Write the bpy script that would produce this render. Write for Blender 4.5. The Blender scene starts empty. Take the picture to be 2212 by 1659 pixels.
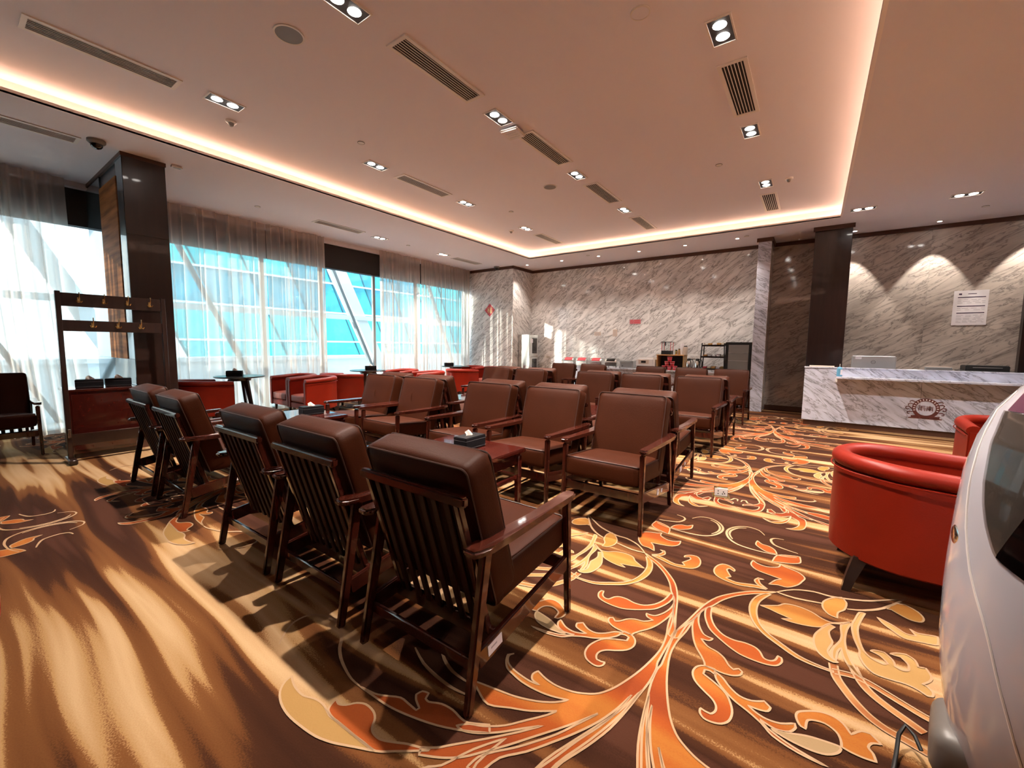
import bpy, bmesh, math, random
from mathutils import Vector, Matrix
R = math.radians
PI = math.pi
random.seed(7)
sc = bpy.context.scene
COL = sc.collection

# ------------------------------------------------------------------ camera
F_PX, YAW, PITCH, ROLL = 902.557, -.623425754, -.0907005549, .0106952748
fw = Vector((math.sin(YAW) * math.cos(PITCH), math.cos(YAW) * math.cos(PITCH), math.sin(PITCH)))
rt = Vector((math.cos(YAW), -math.sin(YAW), 0)); up = rt.cross(fw)
rt2 = rt * math.cos(ROLL) + up * math.sin(ROLL); up2 = -rt * math.sin(ROLL) + up * math.cos(ROLL)
cd = bpy.data.cameras.new('camera'); cam = bpy.data.objects.new('camera', cd); COL.objects.link(cam)
cd.sensor_fit = 'HORIZONTAL'; cd.sensor_width = 36; cd.lens = F_PX / 2212 * 36; cd.clip_start = .05; cd.clip_end = 300
cam.matrix_world = Matrix(((rt2.x, up2.x, -fw.x, 0), (rt2.y, up2.y, -fw.y, 0), (rt2.z, up2.z, -fw.z, 1.4), (0, 0, 0, 1)))
sc.camera = cam

# ------------------------------------------------------------------ world, exposure
w = bpy.data.worlds.new('sky'); sc.world = w; w.use_nodes = True
nt = w.node_tree; bg = nt.nodes['Background']
tc = nt.nodes.new('ShaderNodeTexCoord'); nz = nt.nodes.new('ShaderNodeTexNoise'); rp = nt.nodes.new('ShaderNodeValToRGB')
nz.inputs['Scale'].default_value = 2.2; nz.inputs['Detail'].default_value = 5
rp.color_ramp.elements[0].position = .35; rp.color_ramp.elements[0].color = (.50, .78, 1.0, 1)
rp.color_ramp.elements[1].position = .68; rp.color_ramp.elements[1].color = (.93, .98, 1.0, 1)
nt.links.new(tc.outputs['Generated'], nz.inputs['Vector']); nt.links.new(nz.outputs['Fac'], rp.inputs['Fac'])
nt.links.new(rp.outputs['Color'], bg.inputs['Color']); bg.inputs['Strength'].default_value = 0.58
sc.view_settings.view_transform = 'Standard'; sc.view_settings.look = 'None'
sc.view_settings.gamma = 1; sc.view_settings.use_curve_mapping = False
sc.view_settings.exposure = 2.36
sc.cycles.max_bounces = 5; sc.cycles.diffuse_bounces = 3; sc.cycles.glossy_bounces = 2; sc.cycles.transparent_max_bounces = 10; sc.cycles.transmission_bounces = 2
sc.cycles.adaptive_threshold = .04; sc.cycles.adaptive_min_samples = 20; sc.cycles.use_light_tree = False
sc.cycles.caustics_reflective = False; sc.cycles.caustics_refractive = False; sc.cycles.sample_clamp_indirect = 6.0
DOWN_W, WALL_W, COVE_S = 160.0, 34.0, 3.8          # downlight watts, wall washer watts, cove strip strength

sun_l = bpy.data.lights.new('sun', 'SUN'); sun_l.energy = 2.0; sun_l.angle = R(.6); sun_l.color = (1, .93, .82)
sun_o = bpy.data.objects.new('sun', sun_l); COL.objects.link(sun_o); sun_o.location = (-20, -20, 8)
sun_o.rotation_euler = Vector((2.4, 5.27, -1.0)).to_track_quat('-Z', 'Y').to_euler()
def portal(name, loc, sx, sy, rot):
    l = bpy.data.lights.new(name, 'AREA'); l.shape = 'RECTANGLE'; l.size = sx; l.size_y = sy
    l.cycles.is_portal = True
    o = bpy.data.objects.new(name, l); COL.objects.link(o); o.location = loc; o.rotation_euler = rot
portal('window_portal', (-9.28, -1.0, 1.6), 3.2, 5.4, (0, R(-90), 0))
portal('window_portal', (-9.28, 6.15, 1.6), 3.2, 8.2, (0, R(-90), 0))

# ------------------------------------------------------------------ materials
M = {}
def nodes(name):
    m = bpy.data.materials.new(name); m.use_nodes = True; M[name] = m
    t = m.node_tree; return m, t, t.nodes['Principled BSDF']
def pm(name, col, rough=.5, metal=0, coat=0, spec=.5, var=0, vscale=8, bump=0, bscale=60, emit=None, es=0, stretch=(1, 1, 1), coatr=.05):
    m, t, b = nodes(name)
    b.inputs['Base Color'].default_value = (*col, 1); b.inputs['Roughness'].default_value = rough
    b.inputs['Metallic'].default_value = metal; b.inputs['Coat Weight'].default_value = coat
    b.inputs['Coat Roughness'].default_value = coatr; b.inputs['Specular IOR Level'].default_value = spec
    if emit: b.inputs['Emission Color'].default_value = (*emit, 1); b.inputs['Emission Strength'].default_value = es
    if var or bump:
        tcn = t.nodes.new('ShaderNodeTexCoord'); mp = t.nodes.new('ShaderNodeMapping')
        mp.inputs['Scale'].default_value = stretch; t.links.new(tcn.outputs['Object'], mp.inputs['Vector'])
    if var:
        n = t.nodes.new('ShaderNodeTexNoise'); n.inputs['Scale'].default_value = vscale; n.inputs['Detail'].default_value = 6
        r = t.nodes.new('ShaderNodeValToRGB')
        r.color_ramp.elements[0].position = .3; r.color_ramp.elements[1].position = .7
        r.color_ramp.elements[0].color = (*[c * (1 - var) for c in col], 1)
        r.color_ramp.elements[1].color = (*[min(1, c * (1 + var)) for c in col], 1)
        t.links.new(mp.outputs['Vector'], n.inputs['Vector']); t.links.new(n.outputs['Fac'], r.inputs['Fac'])
        t.links.new(r.outputs['Color'], b.inputs['Base Color'])
    if bump:
        n2 = t.nodes.new('ShaderNodeTexNoise'); n2.inputs['Scale'].default_value = bscale; n2.inputs['Detail'].default_value = 4
        bu = t.nodes.new('ShaderNodeBump'); bu.inputs['Strength'].default_value = bump; bu.inputs['Distance'].default_value = .01
        t.links.new(mp.outputs['Vector'], n2.inputs['Vector']); t.links.new(n2.outputs['Fac'], bu.inputs['Height'])
        t.links.new(bu.outputs['Normal'], b.inputs['Normal'])
    return m
def emat(name, col, s):
    m = bpy.data.materials.new(name); m.use_nodes = True; M[name] = m; t = m.node_tree
    t.nodes.remove(t.nodes['Principled BSDF']); e = t.nodes.new('ShaderNodeEmission')
    e.inputs['Color'].default_value = (*col, 1); e.inputs['Strength'].default_value = s
    t.links.new(e.outputs['Emission'], t.nodes['Material Output'].inputs['Surface'])

def marble(name, ang, axis='Y', tone=(.93, .90, .88), dark=(.28, .25, .24), rough=.07):
    m, t, b = nodes(name); N = t.nodes; L = t.links
    g = N.new('ShaderNodeNewGeometry'); mp = N.new('ShaderNodeMapping'); mp.vector_type = 'POINT'
    oi = N.new('ShaderNodeObjectInfo'); cm = N.new('ShaderNodeCombineXYZ'); ml = N.new('ShaderNodeMath'); ml.operation = 'MULTIPLY'; ml.inputs[1].default_value = 9
    L.new(oi.outputs['Random'], ml.inputs[0]); L.new(ml.outputs[0], cm.inputs['X']); L.new(ml.outputs[0], cm.inputs['Z'])
    ad = N.new('ShaderNodeVectorMath'); ad.operation = 'ADD'; L.new(g.outputs['Position'], ad.inputs[0]); L.new(cm.outputs[0], ad.inputs[1])
    L.new(ad.outputs[0], mp.inputs['Vector'])
    mp.inputs['Rotation'].default_value = (0, ang, 0) if axis == 'Y' else (ang, 0, 0)
    m2 = N.new('ShaderNodeMapping'); m2.inputs['Scale'].default_value = (.75, 2.0, 3.6) if axis == 'Y' else (2.0, .75, 3.6)
    L.new(mp.outputs[0], m2.inputs['Vector'])
    n1 = N.new('ShaderNodeTexNoise'); n1.inputs['Scale'].default_value = 2.1; n1.inputs['Detail'].default_value = 9; n1.inputs['Roughness'].default_value = .62; n1.inputs['Distortion'].default_value = .7
    L.new(m2.outputs[0], n1.inputs['Vector'])
    # thin veins: |noise-.5| small
    s = N.new('ShaderNodeMath'); s.operation = 'SUBTRACT'; s.inputs[1].default_value = .5; L.new(n1.outputs['Fac'], s.inputs[0])
    a = N.new('ShaderNodeMath'); a.operation = 'ABSOLUTE'; L.new(s.outputs[0], a.inputs[0])
    r = N.new('ShaderNodeValToRGB'); e = r.color_ramp.elements
    e[0].position = 0; e[0].color = (*dark, 1); e[1].position = .045; e[1].color = (*[c * .93 for c in tone], 1)
    e2 = r.color_ramp.elements.new(.018); e2.color = (*[c * .78 for c in tone], 1)
    e3 = r.color_ramp.elements.new(.16); e3.color = (*tone, 1)
    L.new(a.outputs[0], r.inputs['Fac'])
    n2 = N.new('ShaderNodeTexNoise'); n2.inputs['Scale'].default_value = 2.4; n2.inputs['Detail'].default_value = 8; n2.inputs['Distortion'].default_value = .5
    L.new(m2.outputs[0], n2.inputs['Vector'])
    r2 = N.new('ShaderNodeValToRGB'); r2.color_ramp.elements[0].position = .36; r2.color_ramp.elements[0].color = (.62, .6, .6, 1)
    r2.color_ramp.elements[1].position = .56; r2.color_ramp.elements[1].color = (1, 1, 1, 1); L.new(n2.outputs['Fac'], r2.inputs['Fac'])
    mx = N.new('ShaderNodeMix'); mx.data_type = 'RGBA'; mx.blend_type = 'MULTIPLY'; mx.inputs[0].default_value = .6
    L.new(r.outputs['Color'], mx.inputs[6]); L.new(r2.outputs['Color'], mx.inputs[7]); L.new(mx.outputs[2], b.inputs['Base Color'])
    b.inputs['Roughness'].default_value = rough
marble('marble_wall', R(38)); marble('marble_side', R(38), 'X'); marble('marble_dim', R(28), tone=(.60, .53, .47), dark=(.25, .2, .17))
marble('marble_right', R(30), tone=(.66, .58, .51), dark=(.26, .22, .2)); marble('marble_desk', R(-35), tone=(.72, .74, .85), dark=(.25, .24, .29))

def carpet(name, stops, dens=5.0, seed=0, thin=False):
    m, t, b = nodes(name); N = t.nodes; L = t.links
    g = N.new('ShaderNodeNewGeometry')
    wv = N.new('ShaderNodeTexNoise'); wv.inputs['Scale'].default_value = .55; wv.inputs['Detail'].default_value = 1
    L.new(g.outputs['Position'], wv.inputs['Vector'])
    sx = N.new('ShaderNodeSeparateXYZ'); L.new(g.outputs['Position'], sx.inputs[0])
    ma = N.new('ShaderNodeMath'); ma.operation = 'MULTIPLY_ADD'; ma.inputs[1].default_value = .20; L.new(wv.outputs['Fac'], ma.inputs[0]); L.new(sx.outputs['Y'], ma.inputs[2])
    cx = N.new('ShaderNodeCombineXYZ'); L.new(sx.outputs['X'], cx.inputs['X']); L.new(ma.outputs[0], cx.inputs['Y']); cx.inputs['Z'].default_value = seed
    mp = N.new('ShaderNodeMapping'); mp.inputs['Scale'].default_value = (.13, dens, 1); L.new(cx.outputs[0], mp.inputs['Vector'])
    n = N.new('ShaderNodeTexNoise'); n.inputs['Scale'].default_value = 1.0; n.inputs['Detail'].default_value = 3; n.inputs['Roughness'].default_value = .5
    L.new(mp.outputs[0], n.inputs['Vector'])
    r = N.new('ShaderNodeValToRGB'); el = r.color_ramp.elements
    el[0].position = stops[0][0]; el[0].color = (*stops[0][1], 1); el[1].position = stops[-1][0]; el[1].color = (*stops[-1][1], 1)
    for p, c in stops[1:-1]: q = el.new(p); q.color = (*c, 1)
    # fine pile speckle moves the ramp edge a little
    sp = N.new('ShaderNodeTexNoise'); sp.inputs['Scale'].default_value = 160; sp.inputs['Detail'].default_value = 2; L.new(g.outputs['Position'], sp.inputs['Vector'])
    m3 = N.new('ShaderNodeMath'); m3.operation = 'MULTIPLY_ADD'; m3.inputs[1].default_value = .05; L.new(sp.outputs['Fac'], m3.inputs[0]); L.new(n.outputs['Fac'], m3.inputs[2])
    m4 = N.new('ShaderNodeMath'); m4.operation = 'SUBTRACT'; m4.inputs[1].default_value = .025; L.new(m3.outputs[0], m4.inputs[0])
    if thin:   # the woven design is paler midway between the scroll axes
        ph = N.new('ShaderNodeMath'); ph.operation = 'MULTIPLY_ADD'; ph.inputs[1].default_value = 2 * PI / 4.2; ph.inputs[2].default_value = 2 * PI * 2.57 / 4.2; L.new(sx.outputs['X'], ph.inputs[0])
        co = N.new('ShaderNodeMath'); co.operation = 'COSINE'; L.new(ph.outputs[0], co.inputs[0])
        m5 = N.new('ShaderNodeMath'); m5.operation = 'MULTIPLY_ADD'; m5.inputs[1].default_value = .088; L.new(co.outputs[0], m5.inputs[0]); L.new(m4.outputs[0], m5.inputs[2]); m4 = m5
    L.new(m4.outputs[0], r.inputs['Fac']); L.new(r.outputs['Color'], b.inputs['Base Color'])
    b.inputs['Roughness'].default_value = .95; b.inputs['Specular IOR Level'].default_value = .1
    bu = N.new('ShaderNodeBump'); bu.inputs['Strength'].default_value = .35; bu.inputs['Distance'].default_value = .004
    L.new(sp.outputs['Fac'], bu.inputs['Height']); L.new(bu.outputs['Normal'], b.inputs['Normal'])
DB, BR, TN, CR = (.030, .0095, .0045), (.105, .037, .0115), (.325, .182, .075), (.44, .285, .155)
carpet('carpet', [(.33, (.055, .019, .010)), (.38, DB), (.455, (.045, .015, .0065)), (.475, BR), (.525, (.15, .058, .018)), (.54, TN), (.60, CR), (.655, (.36, .21, .10)), (.675, (.17, .07, .022)), (.73, BR)], dens=3.8, thin=True)
carpet('motif_orange', [(.30, (0.1328, 0.0212, 0.0090)), (.42, (0.2294, 0.0453, 0.0109)), (.52, (0.2777, 0.0604, 0.0121)), (.60, (0.3319, 0.1146, 0.0212)), (.68, (0.2535, 0.0513, 0.0121))], dens=2.2, seed=3)
carpet('motif_gold', [(.32, (0.1690, 0.0422, 0.0113)), (.45, (0.2957, 0.1162, 0.0239)), (.55, (0.3520, 0.1654, 0.0387)), (.66, (0.2675, 0.0845, 0.0197))], dens=2.6, seed=5)
carpet('motif_yellow', [(.3, (0.2886, 0.1542, 0.0492)), (.6, (0.3608, 0.2132, 0.0787))], dens=2, seed=2)
carpet('motif_beige', [(.3, (0.2720, 0.1760, 0.0880)), (.6, (0.3520, 0.2400, 0.1280))], dens=2, seed=4)
carpet('motif_leaf', [(.36, (0.5280, 0.3200, 0.1120)), (.47, (0.5600, 0.3360, 0.1120)), (.53, (0.3360, 0.0800, 0.0240)), (.66, (0.3200, 0.0720, 0.0240))], dens=1.6, seed=8)
carpet('motif_brown', [(.3, (0.1280, 0.0320, 0.0160)), (.5, (0.2720, 0.0960, 0.0320)), (.65, (0.3600, 0.1760, 0.0640))], dens=3, seed=6)
carpet('motif_line', [(.3, (0.3536, 0.2040, 0.1054)), (.6, (0.4080, 0.2652, 0.1598))], dens=2, seed=1)

pm('cove_plaster', (.92, .86, .86), .8)
pm('ceiling_paint', (.81, .78, .84), .9, spec=.2, bump=.02, bscale=90)
pm('ceiling_trim_white', (.78, .74, .70), .5)
pm('dark_wood', (.024, .0105, .008), .28, coat=.3, var=.25, vscale=3, stretch=(6, 6, .7))
pm('trim_wood', (.10, .042, .025), .4)
pm('blind', (.022, .016, .014), .7)
pm('leather_brown', (.040, .0094, .0032), .5, spec=.10, bump=.12, bscale=140, var=.12, vscale=3)
pm('piping_leather', (.036, .011, .0055), .5)
pm('chair_wood', (.045, .0085, .0045), .22, coat=.6, var=.3, vscale=4, stretch=(8, 8, 1.2))
pm('slat_wood', (.022, .0055, .0032), .55, spec=.2)
pm('table_wood', (.048, .007, .0045), .14, coat=.7, var=.25, vscale=3, stretch=(1, 8, 8))
pm('leather_red', (.21, .0105, .0026), .42, spec=.25, bump=.08, bscale=120, var=.10, vscale=3)
pm('leather_red_seat', (.30, .07, .05), .5, bump=.08, bscale=90)
pm('leg_dark', (.016, .007, .005), .3, coat=.3)
pm('box_leather', (.006, .006, .008), .55, spec=.2, bump=.15, bscale=160)
pm('stitch', (.16, .16, .17), .6)
pm('tissue', (.85, .74, .68), .9)
pm('white_plastic', (.80, .76, .74), .25, coat=.2)
pm('robot_white', (.52, .51, .57), .16, coat=.7, var=.03, vscale=2)
pm('robot_grey', (.13, .115, .105), .4)
pm('robot_face', (.20, .18, .165), .3)
pm('robot_trim', (.10, .03, .06), .3)
pm('black_gloss', (.006, .006, .007), .06, coat=.5)
pm('black_plastic', (.012, .012, .012), .45)
pm('grey_plastic', (.22, .21, .20), .5)
pm('steel', (.72, .72, .70), .18, metal=1)
pm('brass', (.72, .52, .24), .25, metal=1)
pm('silver_paint', (.55, .55, .54), .35, metal=.6)
pm('oak', (.50, .28, .11), .5, var=.15, vscale=6, stretch=(1, 6, 6))
pm('paper', (.80, .76, .78), .8)
pm('paper_beige', (.62, .50, .42), .8)
pm('ink_purple', (.055, .03, .07), .8)
pm('ink_dark', (.03, .03, .035), .6)
pm('ink_grey', (.42, .38, .42), .8)
pm('sign_red', (.62, .05, .07), .5)
pm('sign_pink', (.55, .20, .22), .5)
pm('gold_print', (.85, .68, .30), .4)
pm('emblem_brown', (.14, .035, .028), .5)
pm('cup_red', (.62, .035, .055), .4)
pm('cup_pink', (.75, .28, .30), .5)
pm('sanitizer_blue', (.12, .34, .50), .15)
pm('snack_a', (.55, .30, .10), .6); pm('snack_b', (.70, .62, .50), .6)
pm('vent_dark', (.010, .008, .007), .8)
pm('housing_dark', (.03, .024, .022), .5)
pm('exterior_white', (.95, .97, .98), .6)
pm('exterior_grey', (.24, .26, .27), .5)
pm('exterior_ground', (.55, .60, .62), .9)
pm('facade_glass', (.10, .72, .82), .10, spec=.5, var=.35, vscale=.6)
pm('facade_glass_deep', (.07, .42, .55), .10, spec=.5, var=.4, vscale=.8)
pm('facade_dark', (.05, .18, .22), .4)
pm('column_gloss', (.22, .27, .30), .05, metal=.75, spec=.8)
pm('veneer', (.32, .12, .038), .6, spec=.08, var=.45, vscale=2.2, stretch=(.6, 1, 7))
pm('concrete', (.32, .30, .28), .9)
emat('lamp_glow', (1.0, .92, .85), 8); emat('lamp_off', (.5, .45, .4), .25)
emat('cove_led', (1.0, .60, .37), COVE_S)

def glassmat(name, tint, g=.10):
    m = bpy.data.materials.new(name); m.use_nodes = True; M[name] = m; t = m.node_tree; t.nodes.remove(t.nodes['Principled BSDF'])
    a = t.nodes.new('ShaderNodeBsdfTransparent'); a.inputs['Color'].default_value = (*tint, 1)
    b = t.nodes.new('ShaderNodeBsdfGlossy'); b.inputs['Roughness'].default_value = .02; b.inputs['Color'].default_value = (.9, .95, 1, 1)
    x = t.nodes.new('ShaderNodeMixShader'); lw = t.nodes.new('ShaderNodeLayerWeight'); lw.inputs['Blend'].default_value = .5
    pw = t.nodes.new('ShaderNodeMath'); pw.operation = 'POWER'; pw.inputs[1].default_value = 5; fr = t.nodes.new('ShaderNodeMath'); fr.operation = 'MULTIPLY_ADD'; fr.inputs[1].default_value = .95; fr.inputs[2].default_value = .03
    t.links.new(lw.outputs['Facing'], pw.inputs[0]); t.links.new(pw.outputs[0], fr.inputs[0]); t.links.new(fr.outputs[0], x.inputs['Fac']); t.links.new(a.outputs[0], x.inputs[1]); t.links.new(b.outputs[0], x.inputs[2])
    t.links.new(x.outputs[0], t.nodes['Material Output'].inputs['Surface'])
glassmat('window_glass', (.93, .98, .98)); glassmat('clear_glass', (.9, .92, .92)); glassmat('smoke_glass', (.55, .52, .50)); glassmat('fridge_glass', (.55, .60, .62))

def sheer(name):
    m = bpy.data.materials.new(name); m.use_nodes = True; M[name] = m; t = m.node_tree; N = t.nodes; L = t.links
    N.remove(N['Principled BSDF'])
    tr = N.new('ShaderNodeBsdfTransparent'); tr.inputs['Color'].default_value = (1, .97, .94, 1)
    df = N.new('ShaderNodeBsdfDiffuse'); df.inputs['Color'].default_value = (.92, .76, .68, 1)
    tl = N.new('ShaderNodeBsdfTranslucent'); tl.inputs['Color'].default_value = (.95, .84, .74, 1)
    m1 = N.new('ShaderNodeMixShader'); m1.inputs[0].default_value = .45; L.new(df.outputs[0], m1.inputs[1]); L.new(tl.outputs[0], m1.inputs[2])
    lw = N.new('ShaderNodeLayerWeight'); lw.inputs['Blend'].default_value = .35
    mr = N.new('ShaderNodeMapRange'); mr.inputs['To Min'].default_value = .50; mr.inputs['To Max'].default_value = .98; L.new(lw.outputs['Facing'], mr.inputs['Value'])
    m2 = N.new('ShaderNodeMixShader'); L.new(mr.outputs[0], m2.inputs[0]); L.new(tr.outputs[0], m2.inputs[1]); L.new(m1.outputs[0], m2.inputs[2])
    L.new(m2.outputs[0], N['Material Output'].inputs['Surface'])
sheer('sheer_curtain')

# ------------------------------------------------------------------ mesh helpers
def obj(name, bm, mat, parent=None, smooth=True, loc=None, rotz=None, angle=40):
    if isinstance(bm, bpy.types.Mesh): me = bm
    else:
        bmesh.ops.recalc_face_normals(bm, faces=bm.faces)
        me = bpy.data.meshes.new(name); bm.to_mesh(me); bm.free()
        if smooth:
            for p in me.polygons: p.use_smooth = True
            me.set_sharp_from_angle(angle=R(angle))
    if mat and not me.materials: me.materials.append(M[mat])
    o = bpy.data.objects.new(name, me); COL.objects.link(o)
    if parent: o.parent = parent
    if loc: o.location = loc
    if rotz is not None: o.rotation_euler = (0, 0, rotz)
    return o
def tag(o, label, cat, group=None):
    o['label'] = label; o['category'] = cat
    if group: o['group'] = group
    return o
def thing(name, label, cat, loc=(0, 0, 0), rotz=0, group=None):
    o = bpy.data.objects.new(name, None); COL.objects.link(o); o.empty_display_size = .1
    o.location = loc; o.rotation_euler = (0, 0, rotz); return tag(o, label, cat, group)
def struct(name, bm, mat, smooth=False, parent=None):
    o = obj(name, bm, mat, parent, smooth)
    if not parent: o['kind'] = 'structure'
    return o
def copy_tree(o, parent=None):
    c = o.copy(); COL.objects.link(c); c.parent = parent
    for ch in list(o.children): copy_tree(ch, c)
    return c
def place(proto, used, loc, rotz, label, group):
    o = proto if not used else copy_tree(proto)
    o.location = loc; o.rotation_euler = (0, 0, rotz); o['label'] = label; o['group'] = group
    return o
def B(): return bmesh.new()
def box(bm, x0, x1, y0, y1, z0, z1):
    v = [bm.verts.new((x, y, z)) for x in (x0, x1) for y in (y0, y1) for z in (z0, z1)]
    for f in ((0, 1, 3, 2), (4, 6, 7, 5), (0, 4, 5, 1), (2, 3, 7, 6), (0, 2, 6, 4), (1, 5, 7, 3)): bm.faces.new([v[i] for i in f])
    return v
def bx(x0, x1, y0, y1, z0, z1, bev=0, seg=1):
    bm = B(); box(bm, x0, x1, y0, y1, z0, z1)
    if bev: bmesh.ops.bevel(bm, geom=bm.edges[:], offset=bev, segments=seg, affect='EDGES', clamp_overlap=True)
    return bm
def hexa(bm, low, top):
    """eight corners: four below, four above, in ring order"""
    a = [bm.verts.new(p) for p in low]; b = [bm.verts.new(p) for p in top]
    bm.faces.new(a[::-1]); bm.faces.new(b)
    for i in range(4): bm.faces.new((a[i], a[(i + 1) % 4], b[(i + 1) % 4], b[i]))
def bar(a, b, sa, sb=None, bev=.004, seg=1, xdir=(1, 0, 0)):
    """tapered bar from a to b; cross section sizes (along xdir, across)"""
    sb = sb or sa; a, b = Vector(a), Vector(b); d = (b - a).normalized(); x = Vector(xdir); x = (x - d * x.dot(d)).normalized(); y = d.cross(x)
    bm = B()
    ring = lambda c, s: [c + x * (sx * s[0] / 2) + y * (sy * s[1] / 2) for sx, sy in ((-1, -1), (1, -1), (1, 1), (-1, 1))]
    hexa(bm, ring(a, sa), ring(b, sb))
    if bev: bmesh.ops.bevel(bm, geom=bm.edges[:], offset=bev, segments=seg, affect='EDGES', clamp_overlap=True)
    return bm
def tube(bm, pts, r, n=8, closed=False, radii=None):
    pts = [Vector(p) for p in pts]; rings = []; N = len(pts); prev = None
    for i, p in enumerate(pts):
        if closed: d = (pts[(i + 1) % N] - pts[i - 1]).normalized()
        else: d = (pts[min(i + 1, N - 1)] - pts[max(i - 1, 0)]).normalized()
        ref = prev if prev is not None else (Vector((0, 0, 1)) if abs(d.z) < .9 else Vector((1, 0, 0)))
        x = (ref - d * ref.dot(d)).normalized(); prev = x; y = d.cross(x); rr = radii[i] if radii else r
        rings.append([bm.verts.new(p + x * (rr * math.cos(2 * PI * k / n)) + y * (rr * math.sin(2 * PI * k / n))) for k in range(n)])
    for i in range(N if closed else N - 1):
        A, C = rings[i], rings[(i + 1) % N]
        for k in range(n): bm.faces.new((A[k], A[(k + 1) % n], C[(k + 1) % n], C[k]))
    if not closed: bm.faces.new(rings[0][::-1]); bm.faces.new(rings[-1])
    return bm
def lathe(bm, prof, n=24, c=(0, 0), a0=0, a1=2 * PI, cap=True):
    full = abs(a1 - a0 - 2 * PI) < 1e-6; cols = []
    for k in range(n if full else n + 1):
        a = a0 + (a1 - a0) * k / n
        cols.append([bm.verts.new((c[0] + r * math.cos(a), c[1] + r * math.sin(a), z)) for r, z in prof])
    for k in range(n):
        A, C = cols[k], cols[(k + 1) % len(cols)]
        for i in range(len(prof) - 1): bm.faces.new((A[i], C[i], C[i + 1], A[i + 1]))
    if full and cap:
        if prof[0][0] > 1e-4: bm.faces.new([q[0] for q in cols][::-1])
        if prof[-1][0] > 1e-4: bm.faces.new([q[-1] for q in cols])
    bmesh.ops.remove_doubles(bm, verts=bm.verts, dist=1e-5)
    return bm
def cushion(hx, hy, hz, r, crown=(0, 0, 0), cuts=7):
    """upholstered block, half sizes hx hy hz, edge radius r, swollen by crown along each axis"""
    bm = B(); bmesh.ops.create_cube(bm, size=2); bmesh.ops.subdivide_edges(bm, edges=bm.edges[:], cuts=cuts, use_grid_fill=True)
    h = Vector((hx, hy, hz))
    for v in bm.verts:
        u = Vector([math.copysign(abs(c) ** .62, c) for c in v.co]); p = Vector([u[i] * h[i] for i in range(3)])
        q = Vector([max(-(h[i] - r), min(h[i] - r, p[i])) for i in range(3)]); d = p - q
        if d.length > 1e-9: p = q + d.normalized() * r
        for i in range(3):
            j, k = (i + 1) % 3, (i + 2) % 3
            p[i] += math.copysign(crown[i], u[i]) * (abs(u[i]) > .98) * (1 - u[j] ** 2) * (1 - u[k] ** 2)
        v.co = p
    return bm
def rot_bm(bm, ang, axis, c=(0, 0, 0)):
    bmesh.ops.rotate(bm, verts=bm.verts, cent=c, matrix=Matrix.Rotation(ang, 3, axis)); return bm
def move(bm, v): bmesh.ops.translate(bm, verts=bm.verts, vec=v); return bm
def poly(bm, pts, zz):
    bm.faces.new([bm.verts.new((x, y, zz)) for x, y in pts])
def prism(pts, y0, y1, plane='XZ'):
    """extrude a 2D outline; plane XZ -> along Y, XY -> along Z"""
    bm = B(); f = (lambda p, t: (p[0], t, p[1])) if plane == 'XZ' else ((lambda p, t: (p[0], p[1], t)) if plane == 'XY' else (lambda p, t: (t, p[0], p[1])))
    a = [bm.verts.new(f(p, y0)) for p in pts]; b = [bm.verts.new(f(p, y1)) for p in pts]; n = len(pts)
    bm.faces.new(a); bm.faces.new(b[::-1])
    for i in range(n): bm.faces.new((a[i], b[i], b[(i + 1) % n], a[(i + 1) % n]))
    return bm
def text_mesh(txt, size, depth=.0008):
    c = bpy.data.curves.new('t', 'FONT'); c.body = txt; c.size = size; c.extrude = depth; c.align_x = 'CENTER'; c.align_y = 'CENTER'
    o = bpy.data.objects.new('t', c); COL.objects.link(o)
    me = bpy.data.meshes.new_from_object(o.evaluated_get(bpy.context.evaluated_depsgraph_get()))
    bpy.data.objects.remove(o); return me

# ================================================================== STRUCTURE
SOF, CEI = 3.78, 4.0
XW, YF = -9.3, 11.37                     # glass line, far wall
floor = struct('floor', bx(-9.5, 6.2, -4.2, 11.6, -.15, 0), 'carpet')

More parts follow.
